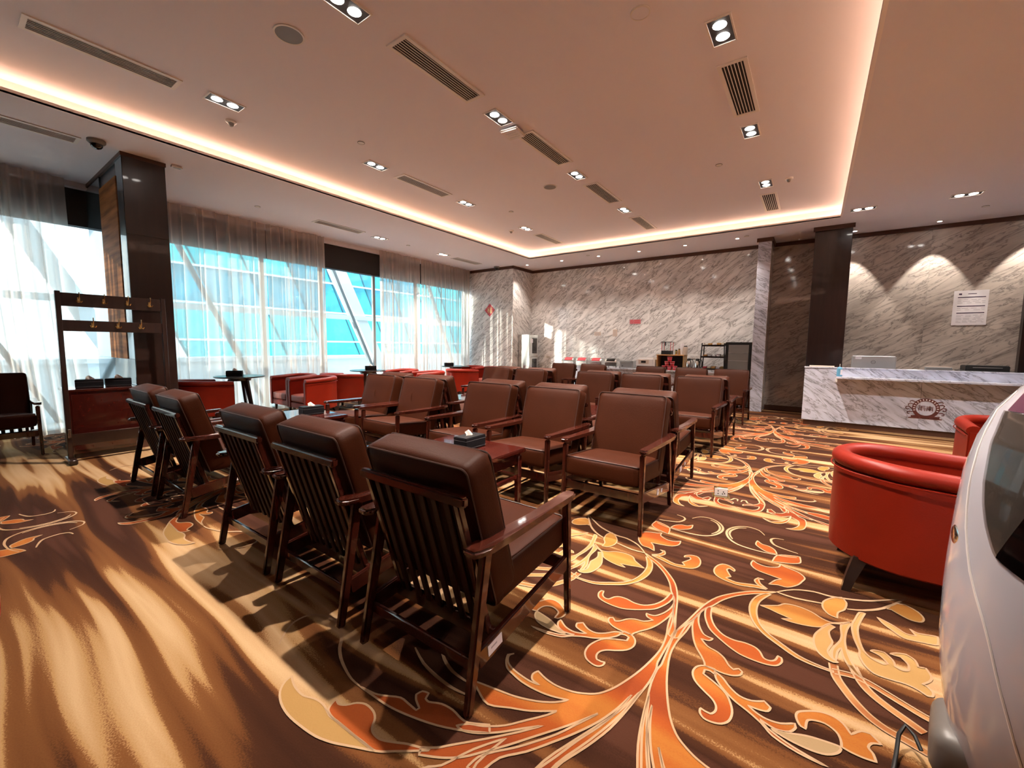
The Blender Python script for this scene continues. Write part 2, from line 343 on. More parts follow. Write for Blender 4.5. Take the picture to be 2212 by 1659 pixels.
# ---- printed scroll pattern of the carpet, laid as thin pile relief
MOTIF=[("o",[(.002,.0),(.023,.075),(.048,.15),(.049,.107),(.042,.031),(.026,-.062),(.023,-.173),(.047,-.309),(.076,-.41),(.112,-.504),(.15,-.565),(.19,-.597),(.239,-.621),(.305,-.634),(.363,-.629),(.41,-.613),(.42,-.64),(.405,-.667),(.367,-.673),(.409,-.68),(.465,-.676),(.51,-.667),(.546,-.648),(.565,-.615),(.553,-.591),(.573,-.613),(.557,-.648),(.527,-.679),(.486,-.692),(.435,-.703),(.363,-.703),(.296,-.691),(.234,-.667),(.272,-.708),(.335,-.748),(.414,-.779),(.477,-.793),(.562,-.81),(.601,-.819),(.549,-.846),(.479,-.872),(.4,-.834),(.327,-.798),(.246,-.738),(.269,-.778),(.32,-.843),(.371,-.907),(.431,-.955),(.481,-.98),(.514,-1.013),(.481,-1.014),(.429,-.988),(.37,-.94),(.314,-.881),(.258,-.825),(.308,-.89),(.361,-.952),(.411,-1.008),(.474,-1.076),(.511,-1.116),(.555,-1.148),(.541,-1.17),(.47,-1.131),(.415,-1.087),(.369,-1.03),(.319,-.965),(.255,-.873),(.183,-.769),(.114,-.655),(.156,-.739),(.198,-.822),(.244,-.89),(.29,-.953),(.34,-1.009),(.372,-1.055),(.38,-1.104),(.338,-1.095),(.312,-1.015),(.252,-.944),(.197,-.861),(.145,-.777),(.097,-.684),(.062,-.585),(.041,-.494),(.057,-.599),(.088,-.704),(.126,-.798),(.158,-.893),(.183,-.96),(.202,-1.02),(.158,-.988),(.133,-.901),(.091,-.802),(.053,-.689),(.031,-.579),(.017,-.479),(.004,-.385),(.002,-.298),(.009,-.252)]),
("y",[(1.233,-1.254),(1.224,-1.288),(1.191,-1.323),(1.132,-1.347),(1.061,-1.357),(.982,-1.354),(.889,-1.342),(.819,-1.32),(.747,-1.286),(.675,-1.252),(.74,-1.257),(.812,-1.26),(.887,-1.263),(.922,-1.267),(.953,-1.261),(.997,-1.253),(1.046,-1.259),(1.097,-1.278),(1.163,-1.276),(1.21,-1.264)]),
("o",[(.976,-1.208),(.97,-1.233),(.954,-1.256),(.919,-1.264),(.873,-1.263),(.798,-1.26),(.731,-1.255),(.672,-1.25),(.616,-1.21),(.559,-1.166),(.523,-1.137),(.602,-1.167),(.642,-1.189),(.693,-1.213),(.735,-1.213),(.759,-1.2),(.78,-1.173),(.812,-1.157),(.861,-1.155),(.896,-1.173),(.92,-1.202),(.948,-1.217)]),
("o",[(.957,-1.117),(.878,-1.104),(.836,-1.086),(.778,-1.055),(.728,-1.055),(.684,-1.057),(.681,-1.043),(.72,-1.025),(.739,-1.008),(.731,-.982),(.703,-.974),(.694,-.999),(.673,-1.002),(.626,-.979),(.571,-.973),(.52,-.981),(.486,-.978),(.418,-.938),(.397,-.964),(.48,-1.013),(.572,-1.055),(.679,-1.087),(.776,-1.107),(.865,-1.113)]),
("l",[(.957,-1.117),(1.018,-1.115),(1.091,-1.098),(1.161,-1.074),(1.224,-1.04),(1.279,-.995),(1.374,-.952),(1.485,-.954),(1.561,-1.001),(1.569,-1.078),(1.521,-1.147),(1.468,-1.196)]),
("l",[(.945,-.833),(.841,-.876),(.738,-.894),(.643,-.898),(.567,-.887)]),
("l",[(.847,-.761),(.785,-.804),(.704,-.834),(.616,-.839)]),
("o",[(.004,.011),(.029,.127),(.068,.314),(.114,.442),(.184,.543),(.258,.621),(.33,.674),(.382,.706),(.338,.654),(.274,.603),(.2,.523),(.144,.432),(.11,.345),(.082,.294),(.051,.162),(.032,.071),(.023,-.036),(.009,-.046)]),
("o",[(.095,.319),(.109,.322),(.119,.242),(.148,.17),(.194,.122),(.244,.111),(.289,.121),(.33,.117),(.354,.096),(.371,.061),(.395,.058),(.415,.078),(.423,.115),(.437,.11),(.44,.081),(.423,.043),(.387,.024),(.334,.018),(.278,.024),(.222,.054),(.175,.089),(.138,.123),(.113,.17),(.094,.224),(.085,.289)]),
("o",[(.052,.158),(.077,.029),(.106,-.044),(.14,-.095),(.161,-.131),(.165,-.148),(.199,-.148),(.237,-.148),(.273,-.138),(.299,-.116),(.304,-.089),(.289,-.078),(.27,-.098),(.249,-.081),(.226,-.046),(.194,-.023),(.15,-.011),(.115,.027),(.148,.034),(.161,.061),(.143,.06),(.116,.07),(.086,.124),(.069,.191),(.069,.255),(.082,.294)]),
("o",[(.163,-.15),(.137,-.178),(.131,-.222),(.15,-.264),(.189,-.296),(.225,-.32),(.244,-.346),(.247,-.375),(.234,-.399),(.214,-.399),(.198,-.394),(.2,-.417),(.217,-.435),(.245,-.435),(.276,-.421),(.297,-.39),(.301,-.343),(.288,-.298),(.265,-.258),(.23,-.232),(.194,-.213),(.17,-.202),(.17,-.174),(.191,-.168),(.215,-.179),(.204,-.144)]),
("o",[(.206,-.157),(.242,-.178),(.273,-.213),(.312,-.239),(.356,-.236),(.396,-.208),(.419,-.229),(.411,-.255),(.382,-.267),(.347,-.27),(.375,-.288),(.412,-.297),(.456,-.287),(.498,-.255),(.502,-.274),(.483,-.309),(.441,-.326),(.391,-.313),(.416,-.338),(.46,-.359),(.51,-.374),(.595,-.387),(.51,-.386),(.435,-.365),(.397,-.33),(.348,-.3),(.303,-.279),(.269,-.254),(.239,-.225),(.218,-.195)]),
("o",[(.501,-.21),(.509,-.185),(.539,-.159),(.574,-.137),(.613,-.131),(.645,-.147),(.667,-.187),(.697,-.148),(.725,-.141),(.752,-.173),(.725,-.187),(.713,-.215),(.724,-.235),(.729,-.267),(.696,-.274),(.662,-.274),(.636,-.268),(.635,-.237),(.623,-.206),(.59,-.188),(.553,-.198),(.536,-.214),(.532,-.259),(.517,-.256),(.506,-.236)]),
("b",[(.429,-.335),(.483,-.316),(.537,-.29),(.589,-.277),(.63,-.27),(.634,-.28),(.623,-.306),(.592,-.335),(.549,-.348),(.497,-.349),(.455,-.343)]),
("g",[(.332,.649),(.296,.594),(.274,.506),(.276,.417),(.303,.325),(.352,.251),(.418,.2),(.49,.154),(.557,.142),(.625,.144),(.625,.155),(.562,.158),(.5,.174),(.431,.221),(.365,.273),(.326,.342),(.307,.44),(.311,.534),(.335,.607),(.358,.657)]),
("g",[(.317,.503),(.397,.559),(.427,.601),(.483,.616),(.545,.602),(.592,.567),(.637,.56),(.707,.618),(.683,.58),(.62,.54),(.585,.482),(.528,.452),(.464,.438),(.42,.439),(.463,.468),(.402,.482),(.363,.496)]),
("g",[(.6,.757),(.639,.826),(.684,.867),(.703,.818),(.69,.732),(.661,.682),(.656,.622),(.622,.631),(.596,.685)]),
("y",[(.62,.534),(.585,.462),(.559,.387),(.557,.314),(.572,.258),(.597,.228),(.627,.219),(.645,.232),(.623,.247),(.609,.285),(.615,.323),(.629,.379),(.62,.42),(.618,.468),(.642,.524)]),
("y",[(.695,.603),(.668,.556),(.667,.467),(.659,.413),(.631,.334),(.624,.285),(.626,.249),(.638,.243),(.645,.312),(.66,.356),(.665,.294),(.681,.234),(.702,.191),(.729,.173),(.697,.256),(.682,.339),(.678,.427),(.691,.535),(.712,.609)]),
("y",[(.713,.59),(.715,.478),(.729,.385),(.726,.34),(.741,.279),(.77,.242),(.82,.241),(.872,.248),(.909,.235),(.93,.217),(.946,.224),(.953,.255),(.937,.287),(.927,.288),(.956,.328),(.967,.368),(.958,.419),(.932,.41),(.928,.457),(.903,.482),(.868,.467),(.842,.441),(.879,.443),(.898,.404),(.893,.357),(.871,.34),(.85,.349),(.846,.397),(.822,.438),(.787,.431),(.771,.411),(.804,.397),(.825,.356),(.807,.337),(.771,.352),(.745,.397),(.734,.493),(.738,.596),(.778,.761),(.754,.751),(.732,.671)]),
("y",[(.827,.756),(.858,.738),(.892,.71),(.928,.673),(.964,.682),(.949,.733),(.974,.714),(1.015,.726),(1.049,.739),(1.035,.657),(.987,.639),(.937,.625),(.907,.627),(.872,.669),(.844,.707)]),
("g",[(.879,.88),(.917,.97),(.964,.99),(1.008,.948),(1.023,.888),(1.005,.84),(.965,.831),(.926,.857),(.896,.886)]),
("s",[(.627,.204),(.634,.122),(.659,.059),(.691,-.001),(.728,-.05),(.773,-.082),(.823,-.098),(.881,-.119)]),
("s",[(.696,.245),(.714,.163),(.741,.103),(.787,.055),(.838,.017),(.886,-.019)]),
("s",[(.625,.153),(.701,.172),(.754,.156),(.827,.116),(.901,.077),(.944,.065)]),
("l",[(.382,.706),(.468,.698),(.6,.733)]),
("l",[(.382,.706),(.458,.791),(.556,.839),(.639,.842),(.782,.901),(.884,.984),(.974,1.068)]),
("l",[(.702,.749),(.774,.788),(.861,.875),(.981,1.073)]),
("o",[(.33,.697),(.27,.682),(.196,.654),(.126,.659),(.069,.688),(.044,.744),(.049,.814),(.075,.863),(.115,.864),(.148,.834),(.149,.807),(.12,.829),(.108,.804),(.129,.754),(.142,.727),(.119,.696),(.176,.678),(.258,.708),(.31,.721)]),
("o",[(.511,.986),(.476,1.039),(.406,1.066),(.378,1.091),(.371,1.038),(.31,.998),(.255,1.01),(.23,1.038),(.224,.973),(.259,.917),(.326,.896),(.396,.883),(.366,.846),(.339,.772),(.383,.795),(.428,.799),(.476,.863),(.499,.929)]),
("l",[(.256,1.517),(.211,1.591),(.135,1.609),(.064,1.56),(.02,1.472),(.019,1.38),(.054,1.288),(.115,1.23),(.2,1.21),(.275,1.209),(.38,1.223),(.463,1.257)]),
("l",[(.129,1.575),(.076,1.539),(.039,1.457),(.04,1.376),(.071,1.301)]),
("o",[(.335,1.293),(.298,1.333),(.253,1.343),(.223,1.385),(.218,1.31),(.256,1.258),(.295,1.229),(.351,1.233)]),
("o",[(.485,1.192),(.479,1.283),(.433,1.268),(.355,1.218),(.334,1.098),(.391,1.122),(.447,1.149)]),
("o",[(.335,.711),(.297,.749),(.283,.796),(.309,.813),(.281,.815),(.265,.773),(.279,.736),(.317,.698)]),
("l",[(.377,1.519),(.323,1.505),(.3,1.458),(.326,1.382),(.391,1.35),(.468,1.33)]),
("o",[(.185,-.935),(.199,-1.055),(.186,-1.201),(.135,-1.271),(.071,-1.283),(.005,-1.231),(.051,-1.237),(.123,-1.228),(.161,-1.167),(.162,-1.097),(.089,-1.116),(.041,-1.161),(.043,-1.116),(.108,-1.081),(.151,-1.02),(.146,-.92),(.092,-.772),(.042,-.606),(.015,-.442),(.053,-.597),(.125,-.779)]),
("l",[(.014,-1.065),(.019,-1.01),(.046,-1.002),(.069,-1.068),(.107,-1.073)]),
("l",[(.231,-1.14),(.232,-1.205),(.291,-1.189)]),
("o",[(.225,-1.122),(.251,-1.102),(.291,-1.174),(.333,-1.157),(.363,-1.076),(.337,-.944),(.404,-1.045),(.453,-1.15),(.497,-1.197),(.506,-1.319),(.487,-1.431),(.434,-1.483),(.378,-1.489),(.419,-1.458),(.458,-1.368),(.452,-1.258),(.403,-1.202),(.372,-1.357),(.318,-1.424),(.259,-1.418),(.209,-1.362),(.273,-1.407),(.343,-1.354),(.383,-1.258),(.402,-1.175),(.337,-1.238),(.291,-1.231),(.242,-1.197)])]
AX = [(-.471, 2.055), (-4.671, 2.25), (-8.871, 2.1), (3.729, 2.1)]
def smooth_poly(pts, closed):
    n = len(pts); out = []
    for i in range(n if closed else n - 1):
        p0 = Vector(pts[i - 1] if (closed or i) else pts[i]); p1 = Vector(pts[i]); p2 = Vector(pts[(i + 1) % n])
        p3 = Vector(pts[(i + 2) % n] if (closed or i + 2 < n) else pts[i + 1])
        def sharp(a, b, c):
            u, v = b - a, c - b
            return u.length < 1e-6 or v.length < 1e-6 or u.angle(v) > R(62)
        t1 = Vector((0, 0)) if sharp(p0, p1, p2) else (p2 - p0) * .5
        t2 = Vector((0, 0)) if sharp(p1, p2, p3) else (p3 - p1) * .5
        L = (p2 - p1).length; t1 = t1 if t1.length < L else t1 * (L / t1.length); t2 = t2 if t2.length < L else t2 * (L / t2.length)
        if L < .02: out.append(p1); continue
        for k in range(3):
            t = k / 3; out.append(p1 * (2 * t ** 3 - 3 * t * t + 1) + t1 * (t ** 3 - 2 * t * t + t) + p2 * (-2 * t ** 3 + 3 * t * t) + t2 * (t ** 3 - t * t))
    if not closed: out.append(Vector(pts[-1]))
    return out
def ribbon(bm, pts, wd, zz, closed, taper=False):
    n = len(pts); L, Rr = [], []
    for i, p in enumerate(pts):
        a = pts[i - 1] if (closed or i) else p; b = pts[(i + 1) % n] if (closed or i < n - 1) else p
        d = b - a
        if d.length < 1e-9: d = Vector((1, 0))
        nrm = Vector((-d.y, d.x)).normalized(); h = wd / 2
        if taper: h *= .35 + .65 * math.sin(PI * (i + .5) / n)
        L.append(bm.verts.new((p.x + nrm.x * h, p.y + nrm.y * h, zz))); Rr.append(bm.verts.new((p.x - nrm.x * h, p.y - nrm.y * h, zz)))
    for i in range(n if closed else n - 1):
        j = (i + 1) % n
        if len({L[i], L[j], Rr[i], Rr[j]}) == 4: bm.faces.new((L[i], L[j], Rr[j], Rr[i]))
from mathutils.geometry import delaunay_2d_cdt
def fill_poly(bm, s, zz):
    n = len(s); vs, es, fs, _, _, _ = delaunay_2d_cdt([Vector((p.x, p.y)) for p in s], [(i, (i + 1) % n) for i in range(n)], [], 0, 1e-6)
    def inside(c):
        h = False; j = n - 1
        for i in range(n):
            if (s[i].y > c.y) != (s[j].y > c.y) and c.x < (s[j].x - s[i].x) * (c.y - s[i].y) / (s[j].y - s[i].y) + s[i].x: h = not h
            j = i
        return h
    bv = [bm.verts.new((v.x, v.y, zz)) for v in vs]
    for f in fs:
        c = (vs[f[0]] + vs[f[1]] + vs[f[2]]) / 3
        if inside(c): bm.faces.new([bv[i] for i in f])
MK = {'o': 'motif_orange', 'g': 'motif_gold', 'y': 'motif_yellow', 'b': 'motif_beige', 'e': 'motif_leaf', 's': 'motif_brown'}
def build_motif():
    fills = {k: B() for k in MK}; lines = B()
    lv = 0
    for kind, pts in MOTIF:
        lv += 1; dz = .0004 * (lv % 5)
        for sg in (1, -1):
            q = [(sg * x, y) for x, y in pts]
            if kind in 'ls':
                s = smooth_poly(q, False)
                if kind == 's': ribbon(fills['s'], s, .030, .0012 + dz, False); 
                if kind == 's':
                    for off in (1, -1):
                        e = []
                        for i, p in enumerate(s):
                            d = s[min(i + 1, len(s) - 1)] - s[max(i - 1, 0)]; e.append(p + Vector((-d.y, d.x)).normalized() * (.015 * off))
                        ribbon(lines, e, .007, .0034, False)
                else: ribbon(lines, s, .016, .0034, False, True)
            else:
                s = smooth_poly(q, True); fill_poly(fills[kind], s, .0012 + dz); ribbon(lines, s, .0085, .0034, True)
    out = []
    for k, bm in fills.items():
        for f in bm.faces: f.normal_update()
        for f in [f for f in bm.faces if f.normal.z < 0]: f.normal_flip()
        me = bpy.data.meshes.new('carpet_scroll'); bm.to_mesh(me); bm.free(); me.materials.append(M[MK[k]]); out.append(me)
    for f in lines.faces: f.normal_update()
    for f in [f for f in lines.faces if f.normal.z < 0]: f.normal_flip()
    me = bpy.data.meshes.new('carpet_outline'); lines.to_mesh(me); lines.free(); me.materials.append(M['motif_line']); out.append(me)
    return out
motif_meshes = build_motif()
for ax, ay in AX:
    for k in range(-1, 4):
        y = ay + 3.25 * k
        if y > 11.6 or (ax > 3 and k > 2): continue
        for me in motif_meshes:
            o = obj('carpet_outline' if me.name.startswith('carpet_outline') else 'carpet_scroll', me, None, floor); o.location = (ax, y, 0); o['kind'] = 'stuff'

# ---- walls of the room
struct('wall_back', bx(-9.5, 6.2, -4.35, -4.2, 0, 4.3), 'dark_wood')
struct('wall_right', bx(6.0, 6.2, -4.2, 11.6, 0, 4.3), 'marble_right')
def slab_wall(name, x0, x1, y, z0, z1, nx, nz, mat, depth=.25, back=.006, side=None):
    """backing plus marble slabs with fine recessed joints, facing -Y"""
    o = struct(name, bx(x0, x1, y + back, y + depth, 0, SOF + .1), 'concrete'); g = .0012
    for i in range(nx):
        for k in range(nz):
            a, b = x0 + (x1 - x0) * i / nx, x0 + (x1 - x0) * (i + 1) / nx; c, d = z0 + (z1 - z0) * k / nz, z0 + (z1 - z0) * (k + 1) / nz
            obj('marble_slab', bx(a + g, b - g, y, y + back + .004, c + g, d - g), mat, o, False)
    return o
slab_wall('wall_far', -7.43, -1.12, YF, 0, SOF, 5, 3, 'marble_wall')
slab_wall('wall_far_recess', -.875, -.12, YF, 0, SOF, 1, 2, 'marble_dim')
slab_wall('wall_far_reception', .46, 2.95, YF, 0, SOF, 2, 2, 'marble_right')
struct('wall_far_corner', bx(2.95, 6.2, YF - .12, YF + .25, 0, SOF + .1), 'dark_wood')
o = slab_wall('wall_window_end', -9.5, -7.43, 10.32, 0, SOF, 1, 3, 'marble_wall', depth=1.3)
for k in range(3): obj('marble_slab', bx(-7.436, -7.424, 10.322, YF - .002, SOF * k / 3 + .001, SOF * (k + 1) / 3 - .001), 'marble_side', o, False)
o = slab_wall('wall_pier', -1.12, -.875, 10.70, 0, SOF, 1, 2, 'marble_desk', depth=.67)
for s in (-1.122, -.881): obj('marble_slab', bx(s, s + .008, 10.702, YF, .001, SOF), 'marble_side', o, False)
struct('wall_dark_column', bx(-.12, .46, 10.35, YF + .2, 0, SOF + .05, .004), 'dark_wood')
# window wall: sill upstand, header with roller blinds, posts
struct('wall_left_header', bx(-9.42, -9.26, -4.2, 10.4, 3.16, 4.1), 'blind')
struct('wall_left_sill', bx(-9.45, -9.25, -4.2, 10.4, 0, .06), 'exterior_grey')
struct('trim_1', bx(-9.25, -9.14, -4.2, 10.32, 3.70, SOF + .02), 'ceiling_paint')
wy = [-4.2, -1.9, .4, 2.0, 4.1, 5.36, 6.80, 8.2, 10.32]
for i in range(len(wy) - 1):
    p = struct('window_%d' % (i + 1), bx(-9.345, -9.335, wy[i] + .03, wy[i + 1] - .03, .06, 3.16), 'window_glass')
    for yy in (wy[i], wy[i + 1] - .035): obj('window_frame', bx(-9.37, -9.31, yy, yy + .035, .06, 3.16), 'exterior_grey', p, False)
# dark timber fin at the left with glossy cheek
fin = struct('wall_fin', bx(-9.26, -7.2, 1.58, 2.0, .09, SOF), 'dark_wood')
obj('fin_cap', bx(-9.26, -7.19, 1.55, 2.01, SOF - .05, SOF - .001), 'trim_wood', fin, False)
obj('fin_plinth', bx(-9.26, -7.185, 1.545, 2.015, 0, .1), 'trim_wood', fin, False)
for z0, z1 in ((.1, .828), (.832, 1.80), (1.804, 2.78), (2.784, SOF - .05)): obj('fin_panel', bx(-7.2, -7.19, 1.562, 1.998, z0, z1, .002), 'dark_wood', fin, False)
for x0, x1 in ((-9.24, -8.39), (-7.50, -7.205)):
    for z0, z1 in ((.1, 1.17), (1.174, SOF - .05)): obj('cheek_panel', bx(x0, x1, 1.56, 1.58, z0, z1), 'column_gloss', fin, False)
obj('cheek_panel', bx(-8.387, -7.503, 1.56, 1.58, .1, 1.17), 'column_gloss', fin, False)
obj('veneer_strip', bx(-8.387, -7.503, 1.552, 1.58, 1.174, 3.55), 'veneer', fin, False)
# crown strips along the marble
def crown(n, *segs):
    o = None
    for i, (x0, x1, y0, y1) in enumerate(segs):
        bm = bx(x0, x1, y0, y1, 3.70, SOF - .0005)
        if o is None: o = struct('trim_%d' % n, bm, 'trim_wood')
        else: obj('crown_strip', bm, 'trim_wood', o, False)
crown(2, (-9.1, -7.40, 10.285, 10.319), (-7.423, -7.39, 10.285, YF - .03), (-7.39, -1.13, YF - .035, YF - .001), (-1.15, -.85, 10.665, 10.699), (-.872, -.845, 10.70, YF - .03), (-.845, -.125, YF - .035, YF - .001), (.47, 2.95, YF - .035, YF - .001), (-.15, .49, 10.315, 10.348))
struct('baseboard_far', bx(-.87, -.13, YF - .02, YF - .001, 0, .10), 'trim_wood')

# ---- ceiling: soffit frame, lip, cove, raised field
HX0, HX1, HY0, HY1 = -6.48, .24, -2.6, 9.77
ce = struct('ceiling', bx(HX0 - .34, HX1 + .34, HY0 - .34, HY1 + .34, CEI, CEI + .06), 'ceiling_paint')
for a in ((-9.26, HX0, -4.2, YF + .2), (HX1, 6.2, -4.2, YF + .2), (HX0, HX1, HY1, YF + .2), (HX0, HX1, -4.2, HY0)):
    obj('soffit', bx(*a, SOF, SOF + .02), 'ceiling_paint', ce, False)
T = .26
for a in ((HX0 - T - .03, HX0 - T, HY0 - T, HY1 + T), (HX1 + T, HX1 + T + .03, HY0 - T, HY1 + T), (HX0 - T, HX1 + T, HY1 + T, HY1 + T + .03), (HX0 - T, HX1 + T, HY0 - T - .03, HY0 - T)):
    obj('cove_back', bx(*a, SOF + .02, CEI), 'cove_plaster', ce, False)
for a in ((HX0 - .03, HX0, HY0, HY1), (HX1, HX1 + .03, HY0, HY1), (HX0 - .03, HX1 + .03, HY1, HY1 + .03), (HX0 - .03, HX1 + .03, HY0 - .03, HY0)):
    obj('cove_lip', bx(*a, SOF - .0005, SOF + .048), 'cove_plaster', ce, False)
led = tag(obj('cove_light', bx(HX0 - .24, HX0 - .215, HY0 - .2, HY1 + .2, SOF + .030, SOF + .046), 'cove_led', None, False), 'warm glowing light strip hidden in the ceiling cove', 'light')
for a in ((HX1 + .215, HX1 + .24, HY0 - .2, HY1 + .2), (HX0 - .2, HX1 + .2, HY1 + .215, HY1 + .24), (HX0 - .2, HX1 + .2, HY0 - .24, HY0 - .215)):
    obj('light_strip', bx(*a, SOF + .030, SOF + .046), 'cove_led', led, False)

# ---- sheer curtains
def curtain(y0, y1, label, pull=0, x=-9.08, seed=1, gather=0, fold=.15):
    """hanging sheer: soft waves plus narrow crisp folds at uneven spacing"""
    rnd = random.Random(seed); wd = y1 - y0; nz = 12; folds = []; s = y0 + .03
    while s < y1 - .02: folds.append((s, rnd.uniform(.012, .028), rnd.uniform(.05, .105), rnd.uniform(-.04, .04))); s += fold * rnd.uniform(.5, 1.5)
    nu = int(wd / .014); bm = B(); rows = []; p1, p2 = rnd.uniform(0, 6), rnd.uniform(0, 6)
    for k in range(nz + 1):
        zz = .03 + (3.79 - .03) * k / nz; t = 1 - k / nz; row = []
        for i in range(nu + 1):
            u = i / nu; y = y0 + wd * u; xx = x + .016 * math.sin(y * 9 + p1) + .012 * math.sin(y * 23 + p2 + t)
            for c, w_, a, dr in folds:
                d = (y - c - dr * t) / w_
                if abs(d) < 3: xx += a * (.8 + .2 * t) * math.exp(-d * d)
            row.append(bm.verts.new((xx, y0 + wd * u ** (1 + gather) + pull * t * t * u, zz)))
        rows.append(row)
    for k in range(nz):
        for i in range(nu): bm.faces.new((rows[k][i], rows[k][i + 1], rows[k + 1][i + 1], rows[k + 1][i]))
    o = obj('sheer_curtain', bm, 'sheer_curtain', None, True, angle=80); return tag(o, label, 'curtain', 'sheer curtains along the windows')
curtain(-4.1, 1.31, 'beige sheer curtain left of the dark timber fin, behind the coat rack', pull=.17, seed=3)
curtain(2.05, 4.095, 'wide beige sheer curtain right of the dark timber fin', seed=5)
curtain(4.10, 5.32, 'beige sheer curtain bunched at the left edge of the uncovered window', seed=8, gather=-.18, fold=.10)
curtain(6.83, 8.185, 'beige sheer curtain at the right edge of the uncovered window', seed=12, gather=.2, fold=.09)
curtain(8.19, 10.27, 'beige sheer curtain ending at the marble wall with the red diamond', seed=21, fold=.11)

# ---- outside the windows
struct('ground', bx(-60, -9.46, -40, 70, -.6, -.2), 'exterior_ground')
o = thing('parapet', 'low white parapet wall outside the windows', 'wall', (-15, 12, -.2))
obj('wall_face', bx(-.2, .2, -22, 30, 0, 1.05), 'exterior_white', o, False); obj('coping', bx(-.3, .3, -22, 30, 1.05, 1.17), 'exterior_white', o, False)
def slant(dy, dz, w_, t_, h):       # slanted member, foot at origin
    return hexa_bm([(-t_ / 2, -w_ / 2, 0), (t_ / 2, -w_ / 2, 0), (t_ / 2, w_ / 2, 0), (-t_ / 2, w_ / 2, 0)], [(-t_ / 2, -w_ / 2 + dy, h), (t_ / 2, -w_ / 2 + dy, h), (t_ / 2, w_ / 2 + dy, h), (-t_ / 2, w_ / 2 + dy, h)])
def hexa_bm(a, b):
    bm = B(); hexa(bm, a, b); return bm
for i, y in enumerate((1.4, 5.2, 9.02, 12.9)):
    tag(obj('steel_strut', slant(-3.4, 0, .10, .10, 7.6), 'exterior_grey', None, False, (-12, y, -.2)), ['thin grey slanting strut outside behind the coat rack', 'thin grey slanting strut outside behind the wide curtain', 'thin grey slanting strut seen through the uncovered window', 'thin grey slanting strut outside behind the far curtains'][i], 'strut', 'slanting struts outside')
for i, y in enumerate((3.05, 9.95, 17)):
    tag(obj('white_beam', slant(-4.4, 0, .42, .42, 9), 'exterior_white', None, False, (-12.9, y, -.2)), ['broad white slanting beam outside, left of the dark timber fin', 'broad white slanting beam seen through the uncovered window', 'broad white slanting beam outside behind the far curtains'][i], 'beam', 'white slanting beams outside')
tag(obj('white_rail', bx(-12.75, -12.6, -6, 24, 2.22, 2.36), 'exterior_white', None, False), 'white horizontal rail carrying the slanting struts outside', 'rail')
fac = thing('glass_building', 'turquoise glass building with slanted mullions outside the windows', 'building', (-24, 6, -.2))
gm = [None, None]; PW, PH, SL = 2.3, 1.75, -.42
def glass_mesh(mat):
    me = bpy.data.meshes.new('glass_panel'); bm = hexa_bm([(-.04, .03, .03), (.04, .03, .03), (.04, PW - .03, .03), (-.04, PW - .03, .03)], [(-.04, .03 + SL * PH, PH - .03), (.04, .03 + SL * PH, PH - .03), (.04, PW - .03 + SL * PH, PH - .03), (-.04, PW - .03 + SL * PH, PH - .03)])
    bmesh.ops.recalc_face_normals(bm, faces=bm.faces); bm.to_mesh(me); bm.free(); me.materials.append(M[mat]); return me
gm = [glass_mesh('facade_glass'), glass_mesh('facade_glass_deep')]
rnd = random.Random(4)
for k in range(6):
    for i in range(16):
        o = obj('glass_panel', gm[1 if (k >= 2 and rnd.random() < .75) else 0], None, fac); o.location = (0, i * PW + SL * PH * k + 1.5, k * PH)
for k in range(7): obj('transom', bx(-.05, .09, 1.5 + SL * PH * k, 1.5 + 16 * PW + SL * PH * k, k * PH - .05, k * PH + .05), 'exterior_white', fac, False)
for i in range(17): obj('mullion', move(slant(SL * PH * 6, 0, .07, .10, PH * 6), (.03, i * PW + 1.5, 0)), 'facade_dark', fac, False)
struct('neighbour_roof', bx(-40, -24.1, 3.5, 46, -.2, .1), 'exterior_white')

